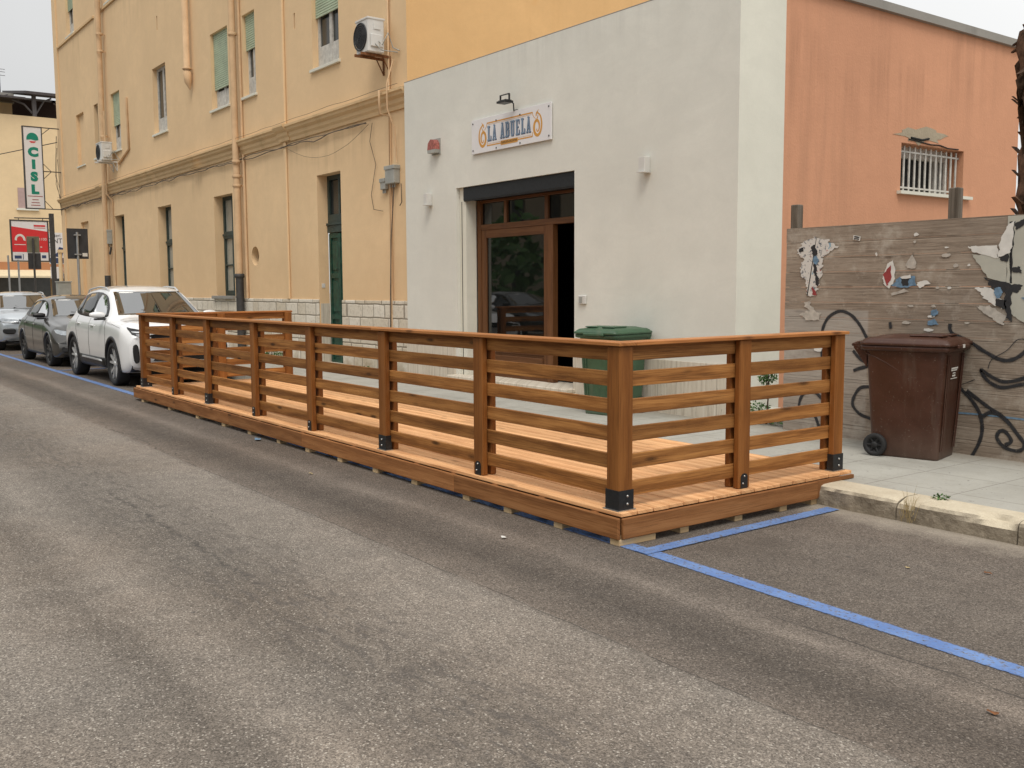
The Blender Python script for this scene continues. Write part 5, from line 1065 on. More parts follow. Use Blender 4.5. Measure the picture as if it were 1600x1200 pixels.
# ------------------------------------------------------------------ cars
def chaikin(p, it=2):
    for _ in range(it):
        q = [p[0]]
        for i in range(len(p)-1): a, b_ = Vector(p[i]), Vector(p[i+1]); q += [a.lerp(b_, .25), a.lerp(b_, .75)]
        q.append(Vector(p[-1])); p = q
    return [Vector(x) for x in p]
def interp(tab, x):
    if x <= tab[0][0]: return tab[0][1]
    for (x0, y0), (x1, y1) in zip(tab[:-1], tab[1:]):
        if x <= x1: t_ = (x-x0)/(x1-x0); return y0+(y1-y0)*t_
    return tab[-1][1]
def smooth_tab(tab, w):
    return lambda x: sum(interp(tab, x+w*k/3) for k in range(-3, 4))/7
def make_wheel(r, w, side, style):
    """returns tyre, rim meshes around the y axis, outward = side"""
    s_ = side; t_ = MB(); ri = r*.755
    t_.lathe([(ri, -w/2*s_), (r*.93, -w/2*s_), (r*.985, -w*.42*s_), (r, -w*.3*s_), (r, w*.3*s_), (r*.985, w*.42*s_), (r*.93, w/2*s_), (ri+.012, w*.5*s_), (ri, w*.42*s_), (ri, -w/2*s_)], 40, (0, 0, 0), 'y')
    rm = MB(); rm.lathe([(ri, w*.44*s_), (ri-.012, w*.44*s_), (ri-.02, w*.36*s_), (ri-.03, -.02*s_), (.10, -.02*s_)], 40, (0, 0, 0), 'y', mi=1)
    n = 5
    for k in range(n):
        a = 2*math.pi*k/n+.3
        for da in (-.20, .20):
            a1 = a+da*.35; a2 = a+da*(1.25 if style else 1.0)
            p0 = Vector((.05*math.cos(a1), w*.34*s_, .05*math.sin(a1))); p1_ = Vector(((ri-.015)*math.cos(a2), w*.40*s_, (ri-.015)*math.sin(a2))); tn = Vector((-math.sin(a), 0, math.cos(a)))*.019
            dn = Vector((0, -.03*s_, 0)); vs = [p0-tn, p0+tn, p1_+tn*.9, p1_-tn*.9]; vs += [v_+dn for v_ in vs]
            rm.add(vs, [(0, 1, 2, 3), (4, 5, 6, 7), (0, 1, 5, 4), (1, 2, 6, 5), (2, 3, 7, 6), (3, 0, 4, 7)], None, 0)
    rm.lathe([(.001, w*.40*s_), (.035, w*.40*s_), (.05, w*.34*s_), (.05, 0)], 20, (0, 0, 0), 'y')
    return t_, rm
def car(loc, spec, label):
    c = thing('parked_car', loc, label, 'car', 'cars parked in line along the kerb')
    def L(mb, name, mat_, par=None, recalc=True): o = obj(name, mb, mat_, None, recalc); o.parent = par or c; return o
    Lf, Lr = spec['xf'], spec['xr']; W = spec['w']/2
    ztop = smooth_tab(spec['top'], .10); zsh = smooth_tab(spec['belt'], .12); wsh = smooth_tab(spec['wbelt'], .15); wtp = smooth_tab(spec['wtop'], .12); zte = smooth_tab(spec['edge'], .10); zb = smooth_tab(spec['bot'], .08)
    N = 110; secs = []
    for i in range(N+1):
        t_ = i/N; x = Lr+(Lf-Lr)*(.5-.5*math.cos(math.pi*t_))*.35+(Lf-Lr)*t_*.65
        endf = max(0, (x-(Lf-.5))/.5); endr = max(0, ((Lr+.45)-x)/.45)
        b0, zs_, ze_, zt_ = zb(x), zsh(x), zte(x), ztop(x)
        wm = W*(1-.10*endf**2.2-.08*endr**2.2); ws_ = min(wsh(x), wm-.005)*(1-.04*endf**2)
        zm = b0+(zs_-b0)*.42
        P_ = [(0, b0), (wm-.10, b0), (wm-.025, b0+.05), (wm-.008, zm-.05), (wm, zm+.12), (wm-.012, zs_-.09), (ws_, zs_), (ws_-.012, zs_+.02) if ze_ > zs_+.15 else (ws_-.03, zs_+.01), (wtp(x)+.01, ze_-.03), (wtp(x)-.05, ze_+.008), (wtp(x)*.6, zt_-.008), (0, zt_)]
        Q = chaikin([Vector((a, b_, 0)) for a, b_ in P_], 2)
        secs.append((x, Q, endf, endr))
    m = MB(); K = len(secs[0][1]); bowf, bowr = spec.get('bowf', .22), .14
    rows = []
    for x, Q, ef, er in secs:
        row = []
        full = [(-q.x, q.y) for q in Q[::-1]][:-1]+[(q.x, q.y) for q in Q]
        for (y, z) in full:
            yn = abs(y)/W; xx = x-bowf*ef**1.0*yn**2.6+bowr*er*yn**2.6
            if ef > 0: xx -= spec.get('tuck', .06)*ef*max(0, (.45-z)/.3)
            row.append((xx, y, z))
        rows.append(row)
    n2 = len(rows[0]); vs = [p for r_ in rows for p in r_]; fs = [(i*n2+k, i*n2+k+1, (i+1)*n2+k+1, (i+1)*n2+k) for i in range(N) for k in range(n2-1)]
    fs += [(i*n2+n2-1, i*n2, (i+1)*n2, (i+1)*n2+n2-1) for i in range(N)]+[tuple(range(n2)), tuple(range(N*n2, N*n2+n2))]
    m.add(vs, fs, None, 0, True)
    body = L(m, 'body', [spec['paint'], 'black'])
    tree = BVHTree.FromPolygons([v_.co.copy() for v_ in body.data.vertices], [tuple(p.vertices) for p in body.data.polygons])
    # wheel arches
    cut = MB(); ra = spec['wr']+.055
    for ax in spec['axles']:
        for s_ in (-1, 1): cut.lathe([(.001, s_*(W-.36)), (ra, s_*(W-.36)), (ra, s_*(W+.3)), (.001, s_*(W+.3))], 36, (ax, 0, spec['wr']), 'y')
    co = obj('cutter', cut, 'black'); co.data.materials.clear(); co.data.materials.append(M['black'])
    md = body.modifiers.new('b', 'BOOLEAN'); md.operation = 'DIFFERENCE'; md.object = co; md.solver = 'EXACT'; md.material_mode = 'TRANSFER'
    co.parent = c; bpy.context.view_layer.update()
    me = bpy.data.meshes.new_from_object(body.evaluated_get(bpy.context.evaluated_depsgraph_get())); body.modifiers.clear(); body.data = me; bpy.data.objects.remove(co)
    for p in me.polygons: p.use_smooth = True
    def proj_side(x, z, s_, off):
        h, nrm, _, _ = tree.ray_cast(Vector((x, s_*3, z)), Vector((0, -s_, 0)))
        if h is None: return Vector((x, s_*W*.9, z))
        if nrm.y*s_ < 0: nrm = -nrm
        return h+nrm*off
    def proj_front(y, z, off, d_=1):
        h, nrm, _, _ = tree.ray_cast(Vector((d_*6, y, z)), Vector((-d_, 0, 0)))
        if h is None: return Vector((d_*2, y, z))
        if nrm.x*d_ < 0: nrm = -nrm
        return h+nrm*off
    def patch(poly, fn, sub=3, th=.004, off=.004):
        bm = bmesh.new(); vs_ = [bm.verts.new((a, b_, 0)) for a, b_ in poly]; es = [bm.edges.new((vs_[i], vs_[(i+1) % len(vs_)])) for i in range(len(vs_))]
        bmesh.ops.triangle_fill(bm, edges=es, use_beauty=True)
        bmesh.ops.subdivide_edges(bm, edges=bm.edges, cuts=sub, use_grid_fill=True); bmesh.ops.triangulate(bm, faces=bm.faces)
        bm.verts.index_update(); mb_ = MB(); vv = [fn(v_.co.x, v_.co.y, off) for v_ in bm.verts]; ff = [tuple(v_.index for v_ in f.verts) for f in bm.faces]
        edge = [(e.verts[0].index, e.verts[1].index) for e in bm.edges if len(e.link_faces) == 1]
        v2 = [fn(v_.co.x, v_.co.y, off-th-.003) for v_ in bm.verts]; nv = len(vv)
        mb_.add(vv+v2, ff+[(a, b_, b_+nv, a+nv) for a, b_ in edge], None, 0, True); bm.free(); return mb_
    def round_poly(p, it=2):
        p = [Vector((a, b_)) for a, b_ in p]
        for _ in range(it):
            q_ = []
            for i in range(len(p)): a, b_ = p[i], p[(i+1) % len(p)]; q_ += [a.lerp(b_, .22), a.lerp(b_, .78)]
            p = q_
        return [(a.x, a.y) for a in p]
    # glazing
    def screen(q4, d_, off=.012):
        (a, z0), (b_, _), (c2, z1), (e2, _) = q4; rows_ = []; n_ = 12
        P0 = [proj_front(u, v, 0, d_) for u, v in q4]; B = proj_front(0, z0, 0, d_); T = proj_front(0, z1, 0, d_)
        for i in range(n_+1):
            t_ = i/n_; Lp = P0[0].lerp(P0[3], t_); Rp = P0[1].lerp(P0[2], t_); Mp = B.lerp(T, t_); Mp.x += d_*.02*4*t_*(1-t_)*.6; Lp.x += d_*.012*4*t_*(1-t_); Rp.x += d_*.012*4*t_*(1-t_); row = []
            for k in range(n_+1):
                w = k/n_; q_ = 4*w*(1-w); base_ = Lp.lerp(Rp, w); mid_ = Lp.lerp(Rp, .5); p_ = base_+(Mp-mid_)*q_; row.append(p_+Vector((d_*off, 0, off*.6)))
            rows_.append(row)
        mb_ = MB(); w2 = n_+1; flat = [p_ for r_ in rows_ for p_ in r_]; back = [p_-Vector((d_*(off+.03), 0, 0)) for p_ in flat]; N_ = len(flat)
        ff = [(i*w2+k, i*w2+k+1, (i+1)*w2+k+1, (i+1)*w2+k) for i in range(n_) for k in range(n_)]
        per = [k for k in range(w2)]+[i*w2+n_ for i in range(1, w2)]+[n_*w2+k for k in range(n_-1, -1, -1)]+[i*w2 for i in range(n_-1, 0, -1)]
        ff += [(per[j], per[(j+1) % len(per)], per[(j+1) % len(per)]+N_, per[j]+N_) for j in range(len(per))]
        mb_.add(flat+back, ff, None, 0, True); return mb_
    def sink(sc_, d_):
        bt = BVHTree.FromPolygons([Vector(v_) for v_ in sc_.v], sc_.f)
        for v_ in body.data.vertices:
            h, *_ = bt.ray_cast(Vector((d_*6, v_.co.y, v_.co.z)), Vector((-d_, 0, 0)))
            if h is not None and abs(v_.co.x-h.x) < .25 and v_.co.x*d_ > h.x*d_-.02: v_.co.x = h.x-.022*d_
    m = screen(spec['wind'], 1); sink(m, 1); L(m, 'windscreen', 'screenglass', None, False)
    m = screen(spec['rear'], -1); sink(m, -1); L(m, 'rear_window', 'carglass', None, False)
    for s_ in (-1, 1):
        fn = lambda u, v, o_, s__=s_: proj_side(u, v, s__, o_)
        m = patch(round_poly(spec['dlo'], 1), fn, 3, off=.003); L(m, 'window_trim', 'black', None, False)
        for w_ in spec['sidewin']: m = patch(round_poly(w_, 1), fn, 3, off=.007); L(m, 'side_window', 'carglass', None, False)
        # wheel-arch cladding
        for ax in spec['axles']:
            mb_ = MB(); ii = 30; vs_ = []
            r0, r1 = ra-.004, ra+spec['clad']
            for k in range(ii+1):
                a = R(-12+204*k/ii)
                for rr, of in ((r0, -.03), (r0, .010), ((r0+r1)/2, .012), (r1, .008), (r1+.002, -.004)):
                    xx, zz = ax+rr*math.cos(a), spec['wr']+rr*math.sin(a); zz = max(zz, spec['sillz']-.03); vs_.append(fn(xx, zz, of))
            mb_.add(vs_, [(k*5+j, k*5+j+1, (k+1)*5+j+1, (k+1)*5+j) for k in range(ii) for j in range(4)], None, 0, True); L(mb_, 'arch_trim', 'black' if spec['clad'] > .02 else spec['paint'], None, False)
        # sill cladding
        a0, a1 = spec['axles'][1]+ra-.01, spec['axles'][0]-ra+.01
        if a0 > a1: a0, a1 = spec['axles'][0]+ra-.01, spec['axles'][1]-ra+.01
        m = patch([(a0, spec['sillz']-.02), (a1, spec['sillz']-.02), (a1, spec['sillz']+spec['sillh']), (a0, spec['sillz']+spec['sillh'])], fn, 4, off=.008); L(m, 'side_sill', 'black', None, False)
        if spec.get('silver'):
            m = patch([(a0+.25, spec['sillz']+.135), (a1-.25, spec['sillz']+.125), (a1-.30, spec['sillz']+.155), (a0+.30, spec['sillz']+.165)], fn, 3, off=.016); L(m, 'trim_strip', 'alloy', None, False)
        # door shut lines
        m = MB()
        for line in spec['shut']:
            pts = []
            for (u0, v0), (u1, v1) in zip(line[:-1], line[1:]):
                for k in range(8): pts.append(fn(u0+(u1-u0)*k/8, v0+(v1-v0)*k/8, .0006))
            pts.append(fn(*line[-1], .0006)); m.tube(pts, .0035, 4)
        L(m, 'door_gap', 'black', None, False)
        for hx, hz in spec['handles']:
            p = fn(hx, hz, .02); m = MB(); m.box((hx-.095, p.y-.012, hz-.013), (hx+.095, p.y+.012, hz+.013), .006); L(m, 'door_handle', spec['paint'])
        # mirror
        mx_, mz_ = spec['mirror']; p = fn(mx_, mz_, 0)
        m = MB(); rows_ = []
        for k in range(9):
            a = k/8; yy = s_*(abs(p.y)+.03+.24*a); rr = .5*math.sin(math.pi*(.12+.80*a))**.5*2*.5
            rows_.append([(mx_+.02-.03*a+.10*rr*math.cos(2*math.pi*j/14), yy, mz_+.045+.085*rr*math.sin(2*math.pi*j/14)*1.25) for j in range(14)])
        m.add([q_ for r_ in rows_ for q_ in r_], [(i*14+j, i*14+(j+1) % 14, (i+1)*14+(j+1) % 14, (i+1)*14+j) for i in range(8) for j in range(14)]+[tuple(range(14)), tuple(range(8*14, 9*14))], None, 0, True); mo = L(m, 'wing_mirror', spec['mircol'])
        m = MB(); m.box((mx_-.04, s_*(abs(p.y)-.02), mz_-.045), (mx_+.05, s_*(abs(p.y)+.20), mz_-.012), .01); L(m, 'mirror_base', 'black', mo)
        if spec['rails']:
            m = MB(); pts = [Vector((x_, s_*(wtp(x_)-.03), zte(x_)+.035+ (0 if 0 < k < 10 else -.04))) for k, x_ in enumerate([spec['rails'][0]+(spec['rails'][1]-spec['rails'][0])*k/10 for k in range(11)])]; m.tube(pts, .016, 8); L(m, 'roof_rail', 'alloy')
        # headlight
        hp = [(s_*a, b_) for a, b_ in spec['lamp']]
        m = patch(round_poly(hp, 1), lambda u, v, o_: proj_front(u, v, o_), 4, off=.006); hl = L(m, 'headlight', spec['lampmat'], None, False)
        for q_ in spec.get('lampin', []):
            m = patch([(s_*a, b_) for a, b_ in q_], lambda u, v, o_: proj_front(u, v, o_), 2, off=.011); L(m, 'lamp_strip', 'lampwhite', hl, False)
        for q_ in spec.get('vents', []):
            m = patch(round_poly([(s_*a, b_) for a, b_ in q_], 2), lambda u, v, o_: proj_front(u, v, o_), 3, off=.006); L(m, 'bumper_vent', 'black', None, False)
        tl = patch(round_poly([(s_*(W-.30), 1.02*spec['tz']), (s_*(W-.06), 1.02*spec['tz']), (s_*(W-.07), .82*spec['tz']), (s_*(W-.32), .85*spec['tz'])], 1), lambda u, v, o_: proj_front(u, v, o_, -1), 2, off=.008); L(tl, 'tail_light', 'tail', None, False)
    for q_ in spec['grille']:
        m = patch(q_, lambda u, v, o_: proj_front(u, v, o_), 4, off=.005); L(m, 'grille', 'black', None, False)
    m = patch(spec['lower'], lambda u, v, o_: proj_front(u, v, o_), 4, off=.007); L(m, 'lower_bumper', 'black', None, False)
    p = proj_front(0, spec['plate'], 0); m = MB(); m.box((p.x-.01, -.26, spec['plate']-.055), (p.x+.018, .26, spec['plate']+.055), .003); pl_ = L(m, 'number_plate', 'signwhite')
    m = MB()
    for s_ in (-1, 1): m.box((p.x+.0185, s_*.235-.02, spec['plate']-.05), (p.x+.0195, s_*.235+.02, spec['plate']+.05))
    L(m, 'plate_band', plain('plate_blue', (.02, .06, .35), .5), pl_)
    # wipers
    m = MB()
    for y_ in (-.35, .25):
        pts = [proj_front(y_+.55*k/6*(-1 if y_ > 0 else 1), spec['wind'][0][1]+.015+.07*k/6*.8, .012) for k in range(7)]; m.tube(pts, .008, 5)
    L(m, 'wiper', 'black')
    # wheels
    for ax in spec['axles']:
        for s_ in (-1, 1):
            ty, rm = make_wheel(spec['wr'], .225, s_, spec.get('wstyle', 0)); yc_ = s_*(W-.125)
            for mb_ in (ty, rm): mb_.v = [v_+Vector((ax, yc_, spec['wr'])) for v_ in mb_.v]
            wh = L(rm, 'wheel', [spec['rim'], 'black']); L(ty, 'tyre', 'rubber', wh)
    m = MB(); m.box((Lr+.5, -W+.42, .16), (Lf-.5, W-.42, .24)); L(m, 'underbody', 'black')
    return c
suv = dict(xf=2.27, xr=-2.25, w=1.84, wr=.365, axles=(1.33, -1.39), paint='car_white', clad=.045, sillz=.25, sillh=.19, silver=True, mircol='car_white', rim='alloy', wstyle=1, tz=1.0,
    top=[(-2.25, .90), (-2.16, 1.05), (-2.02, 1.20), (-1.62, 1.56), (-1.3, 1.63), (-.5, 1.685), (.1, 1.66), (.42, 1.58), (1.12, 1.155), (1.25, 1.13), (1.8, 1.10), (2.08, 1.06), (2.2, .98), (2.27, .86)],
    edge=[(-2.25, .88), (-2.16, 1.02), (-2.02, 1.15), (-1.62, 1.50), (-1.3, 1.57), (-.5, 1.62), (.1, 1.595), (.38, 1.52), (1.12, 1.10), (1.25, 1.085), (1.8, 1.065), (2.08, 1.02), (2.2, .94), (2.27, .82)],
    belt=[(-2.25, .82), (-2.1, .95), (-1.6, 1.12), (-1.0, 1.10), (0, 1.07), (1.1, 1.05), (1.8, 1.01), (2.1, .95), (2.27, .78)],
    wbelt=[(-2.25, .70), (-2.0, .80), (-1.2, .86), (1.0, .88), (1.7, .87), (2.27, .80)], wtop=[(-2.25, .60), (-1.6, .60), (-1, .63), (.3, .64), (.6, .68), (1.15, .78), (1.8, .78), (2.27, .70)],
    bot=[(-2.25, .40), (-2.0, .30), (-1.7, .24), (1.8, .22), (2.05, .24), (2.27, .34)],
    wind=[(-.70, 1.17), (.70, 1.17), (.575, 1.56), (-.575, 1.56)], rear=[(-.58, 1.18), (.58, 1.18), (.48, 1.46), (-.48, 1.46)],
    dlo=[(.86, 1.10), (-.3, 1.115), (-1.25, 1.15), (-1.72, 1.28), (-1.60, 1.44), (-1.0, 1.545), (-.2, 1.565), (.28, 1.50), (.60, 1.32)],
    sidewin=[[(.72, 1.13), (-.12, 1.14), (-.12, 1.53), (.20, 1.50), (.50, 1.33)], [(-.22, 1.14), (-1.02, 1.165), (-1.02, 1.515), (-.22, 1.54)], [(-1.12, 1.18), (-1.48, 1.26), (-1.52, 1.42), (-1.12, 1.50)]],
    shut=[[(.95, .40), (.93, .9), (.88, 1.08)], [(-.17, .38), (-.17, 1.10)], [(-.95, .60), (-1.10, .9), (-1.10, 1.13)], [(.95, .39), (-.17, .37), (-.85, .38)], [(1.25, 1.03), (1.75, .975)]],
    handles=[(.06, .98), (-.92, 1.0)], mirror=(.74, 1.13), rails=(-1.45, .15), lampmat='black',
    lamp=[(.46, .83), (.76, .84), (.825, 1.00), (.74, .965), (.46, .915)], lampin=[[(.52, .85), (.72, .857), (.72, .873), (.52, .868)], [(.62, .89), (.76, .90), (.77, .925), (.62, .91)]],
    vents=[[(.68, .42), (.77, .40), (.79, .70), (.70, .73)]], grille=[[(-.50, .80), (.50, .80), (.52, .90), (-.52, .90)], [(-.48, .44), (.48, .44), (.44, .52), (-.44, .52)]],
    lower=[(-.80, .20), (.80, .20), (.79, .37), (-.79, .37)], plate=.62, bowf=.26)
car((-18.50, 5.31, 0), suv, 'white SUV with black lower trim parked behind the wooden terrace')
hatch = dict(suv); hatch.update(xf=2.15, xr=-2.15, w=1.80, wr=.335, axles=(1.32, -1.32), paint='car_grey', clad=.010, silver=False, mircol='black', rim='castiron', rails=None, wstyle=0, sillz=.22, sillh=.05, tz=.95,
    top=[(-2.15, .80), (-2.08, .98), (-1.98, 1.08), (-1.55, 1.40), (-1.2, 1.46), (-.4, 1.50), (.0, 1.475), (.25, 1.42), (1.05, 1.03), (1.2, 1.0), (1.75, .91), (2.0, .80), (2.1, .70), (2.15, .62)],
    edge=[(-2.15, .78), (-2.08, .95), (-1.98, 1.03), (-1.55, 1.34), (-1.2, 1.40), (-.4, 1.435), (.0, 1.41), (.2, 1.36), (1.05, .98), (1.2, .955), (1.75, .865), (2.0, .76), (2.1, .66), (2.15, .59)],
    belt=[(-2.15, .74), (-2.0, .86), (-1.5, 1.0), (-.8, .97), (1.0, .93), (1.7, .83), (2.0, .70), (2.15, .55)],
    wbelt=[(-2.15, .66), (-1.9, .76), (-1.2, .83), (1.0, .84), (1.6, .80), (2.15, .62)], wtop=[(-2.15, .56), (-1.5, .55), (-1, .58), (.2, .60), (.5, .64), (1.1, .73), (1.7, .66), (2.15, .5)],
    bot=[(-2.15, .34), (-1.9, .26), (-1.6, .2), (1.7, .18), (2.0, .19), (2.15, .26)],
    wind=[(-.67, 1.045), (.67, 1.045), (.54, 1.39), (-.54, 1.39)], rear=[(-.56, 1.06), (.56, 1.06), (.44, 1.32), (-.44, 1.32)],
    dlo=[(.84, .985), (-.3, .995), (-1.1, 1.015), (-1.62, 1.10), (-1.45, 1.26), (-.9, 1.36), (-.2, 1.385), (.18, 1.33), (.52, 1.16)],
    sidewin=[[(.70, 1.01), (-.10, 1.02), (-.10, 1.355), (.13, 1.33), (.45, 1.17)], [(-.20, 1.02), (-.98, 1.035), (-.98, 1.33), (-.20, 1.36)]],
    shut=[[(.92, .34), (.90, .8), (.86, .97)], [(-.15, .30), (-.15, .99)], [(-.95, .5), (-1.06, .8), (-1.05, 1.0)], [(.92, .33), (-.15, .29), (-.8, .3)]],
    handles=[(.05, .86), (-.88, .88)], mirror=(.70, 1.02), lampmat='lamp', lamp=[(.50, .64), (.80, .68), (.84, .80), (.60, .74), (.5, .70)], lampin=[],
    vents=[[(.55, .30), (.76, .32), (.74, .44), (.58, .42)]], grille=[[(-.42, .62), (.42, .62), (.46, .70), (-.46, .70)], [(-.45, .28), (.45, .28), (.40, .42), (-.40, .42)]], lower=[(-.72, .17), (.72, .17), (.70, .24), (-.70, .24)], plate=.50, bowf=.30)
car((-23.78, 5.36, 0), hatch, 'dark grey hatchback with black mirrors parked behind the white SUV')
cross = dict(suv); cross.update(xf=2.13, xr=-2.13, w=1.82, wr=.345, axles=(1.28, -1.31), paint='car_silver', silver=False, mircol='black', wstyle=0, sillz=.25, sillh=.09, tz=.95, clad=.035,
    top=[(-2.13, .85), (-2.05, 1.0), (-1.92, 1.14), (-1.5, 1.46), (-1.2, 1.52), (-.4, 1.57), (.05, 1.55), (.35, 1.48), (1.05, 1.09), (1.2, 1.07), (1.75, 1.01), (2.0, .92), (2.08, .82), (2.13, .72)],
    edge=[(-2.13, .82), (-2.05, .97), (-1.92, 1.09), (-1.5, 1.40), (-1.2, 1.46), (-.4, 1.51), (.05, 1.485), (.3, 1.42), (1.05, 1.045), (1.2, 1.03), (1.75, .965), (2.0, .87), (2.08, .78), (2.13, .69)],
    belt=[(-2.13, .78), (-2.0, .9), (-1.5, 1.06), (-.8, 1.03), (1.0, 1.0), (1.7, .92), (2.0, .80), (2.13, .64)],
    wind=[(-.68, 1.105), (.68, 1.105), (.555, 1.455), (-.555, 1.455)], rear=[(-.56, 1.12), (.56, 1.12), (.46, 1.38), (-.46, 1.38)],
    dlo=[(.82, 1.045), (-.3, 1.055), (-1.1, 1.08), (-1.65, 1.18), (-1.50, 1.34), (-.9, 1.44), (-.2, 1.455), (.24, 1.40), (.55, 1.23)],
    sidewin=[[(.68, 1.07), (-.12, 1.08), (-.12, 1.43), (.18, 1.40), (.48, 1.24)], [(-.22, 1.08), (-1.0, 1.10), (-1.0, 1.41), (-.22, 1.435)]],
    shut=[[(.92, .38), (.90, .85), (.86, 1.03)], [(-.15, .34), (-.15, 1.05)], [(-.95, .55), (-1.06, .85), (-1.05, 1.06)], [(.92, .37), (-.15, .33), (-.8, .34)]],
    handles=[(.05, .93), (-.88, .95)], mirror=(.72, 1.08), rails=(-1.35, .05), lampmat='lamp', lamp=[(.42, .72), (.84, .75), (.86, .87), (.42, .83)], lampin=[[(.46, .74), (.8, .76), (.8, .775), (.46, .755)]],
    vents=[[(.50, .44), (.80, .46), (.80, .60), (.50, .60)]], grille=[[(-.40, .72), (.40, .72), (.42, .83), (-.42, .83)], [(-.44, .36), (.44, .36), (.42, .5), (-.42, .5)]], lower=[(-.76, .19), (.76, .19), (.74, .30), (-.74, .30)], plate=.60, bowf=.26)
car((-30.75, 5.46, 0), cross, 'silver-blue crossover parked behind the dark grey hatchback')

# ------------------------------------------------------------------ far end of the street
CX = -60.0
cb = thing('cream_building', (CX, 10, 0), 'cream building closing the street with a dark roof canopy', 'building')
m = MB(); m.box((CX-8, 6, 3.15), (CX, 16, 11.1)); m.box((CX-7, 6, 0), (CX-.4, 16, 3.15)); obj('wall', m, 'cream', cb)
m = MB(); m.box((CX-8, 6.2, 11.1), (CX-3, 11.3, 12.2)); obj('rooftop_room', m, 'cream', cb); m = MB(); m.box((CX-8.1, 6.1, 12.2), (CX-2.9, 11.4, 12.75)); obj('rooftop_band', m, 'concrete', cb)
m = MB(); m.box((CX+.001, 6, 2.62), (CX+.10, 16, 3.14)); o = obj('fascia', m, 'terracotta', cb)
m = MB(); m.prism([(0.1, 2.72), (.9, 2.38), (.9, 2.28), (.1, 2.6)], lambda u, v, d: (CX+u, d, v), 6, 12.3); obj('awning', m, 'awning', cb)
m = MB()
for a in (6.2, 9.4, 12.6): m.box((CX-.39, a, .1), (CX-.3, a+2.9, 2.5))
obj('shop_window', m, 'dullglass', cb)
m = MB()
for a in (6.1, 9.3, 12.5, 15.6): m.box((CX-.398, a-.08, 0), (CX+.0, a+.08, 3.1))
obj('pillar', m, 'cream', cb)
for (a, b) in ((10.81, 11.72), (7.2, 8.1)):
    m = MB(); m.box((CX+.002, a, 6.09), (CX+.03, b, 7.2)); w = obj('window', m, 'blind', cb); m = MB(); m.box((CX+.001, a-.1, 5.98), (CX+.12, b+.1, 6.088)); child('window_sill', m, 'side_white', w)
# roof canopy with curved braces
m = MB(); m.prism([(0.6, 12.35), (-6, 13.4), (-6, 13.25), (.6, 12.2)], lambda u, v, d: (CX+u, d, v), 11.35, 15); m.prism([(0.6, 12.0), (-6, 12.7), (-6, 12.55), (.6, 11.9)], lambda u, v, d: (CX+u, d, v), 8, 11.34); obj('canopy', m, 'roofmetal', cb)
m = MB(); m.box((CX-5.5, 8, 11.1), (CX-5.3, 15, 13)); obj('canopy_back', m, plain('dark_wood_wall', (.03, .015, .012), .8), cb)
m = MB()
for a in (9.7, 11.9, 14): m.box((CX-.3, a-.1, 11.1), (CX-.1, a+.1, 12.25)); m.tube([(CX-.2, a-.1, 11.3), (CX-.2, a-.5, 11.75), (CX-.2, a-1.1, 11.95)], .06, 6); m.tube([(CX-.2, a+.1, 11.3), (CX-.2, a+.5, 12.0), (CX-.2, a+.9, 12.2)], .05, 6); m.box((CX-.25, a-1.2, 12.0), (CX-.15, a+1.1, 12.1))
obj('canopy_frame', m, plain('grey_steel', (.12, .11, .11), .6, .3), cb)
m = MB(); m.tube([(CX-4, 10.9, 12.7), (CX-4, 10.9, 14.3)], .03, 6)
for q_ in (13.9, 14.1, 14.25): m.tube([(CX-4, 10.6, q_), (CX-4, 11.2, q_)], .015, 5)
solo('tv_antenna', m, 'castiron', 'thin television antenna on the flat roof at the far left', 'antenna')
# billboard on a pole
BXX = -44.0
bb = thing('billboard', (BXX, 9.12, 0), 'red and white advertising board hung from a dark pole', 'billboard')
m = MB(); m.box((BXX-.07, 9.05, 0), (BXX+.07, 9.22, 4.72)); m.tube([(BXX, 7.75, 4.50), (BXX, 9.1, 4.52)], .025, 6)
for q_ in (7.9, 8.8): m.tube([(BXX, q_, 4.4), (BXX, q_, 4.5)], .015, 5)
for q_ in (4.4, 4.05, 3.7, 3.35, 3.0): m.tube([(BXX, 8.95, q_), (BXX, 9.1, q_)], .012, 5)
obj('pole', m, 'castiron', bb)
m = MB(); by0, by1, bz0, bz1 = 7.60, 8.97, 2.78, 4.40
m.box((BXX-.03, by0, bz0), (BXX+.03, by1, bz1)); obj('board', m, 'signwhite', bb)
m = MB()
for a, b in (((by0-.03, bz0-.03), (by0+.02, bz1+.03)), ((by1-.02, bz0-.03), (by1+.03, bz1+.03)), ((by0+.02, bz0-.03), (by1-.02, bz0+.02)), ((by0+.02, bz1-.02), (by1-.02, bz1+.03))): m.box((BXX-.04, a[0], a[1]), (BXX+.045, b[0], b[1]))
obj('frame', m, 'castiron', bb)
m = MB(); m.prism([(by0+.02, 3.14), (by1-.02, 3.14), (by1-.02, 3.98), (by0+.02, 4.16)], lambda u, v, d: (BXX+.031+d, u, v), 0, .004); m.box((BXX+.031, 8.45, 4.17), (BXX+.036, 8.88, 4.24)); m.box((BXX+.031, 8.45, 4.11), (BXX+.036, 8.88, 4.13)); obj('red_panel', m, 'red', bb)
m = MB(); ring = [(7.92+.20*math.cos(R(a)), 3.62+.24*math.sin(R(a))) for a in range(-10, 191, 12)]+[(7.92+.12*math.cos(R(a)), 3.62+.15*math.sin(R(a))) for a in range(190, -11, -12)]
m.prism(ring, lambda u, v, d: (BXX+.036+d, u, v), 0, .004); m.box((BXX+.036, 7.70, 3.42), (BXX+.04, 8.12, 3.45))
text_mb('1100', lambda u, v, d: (BXX+.038+d, 8.76+u, 3.66+v), .15, 1, .003, m); m.box((BXX+.036, 8.66, 3.33), (BXX+.04, 8.72, 3.37)); obj('white_print', m, 'paper', bb)
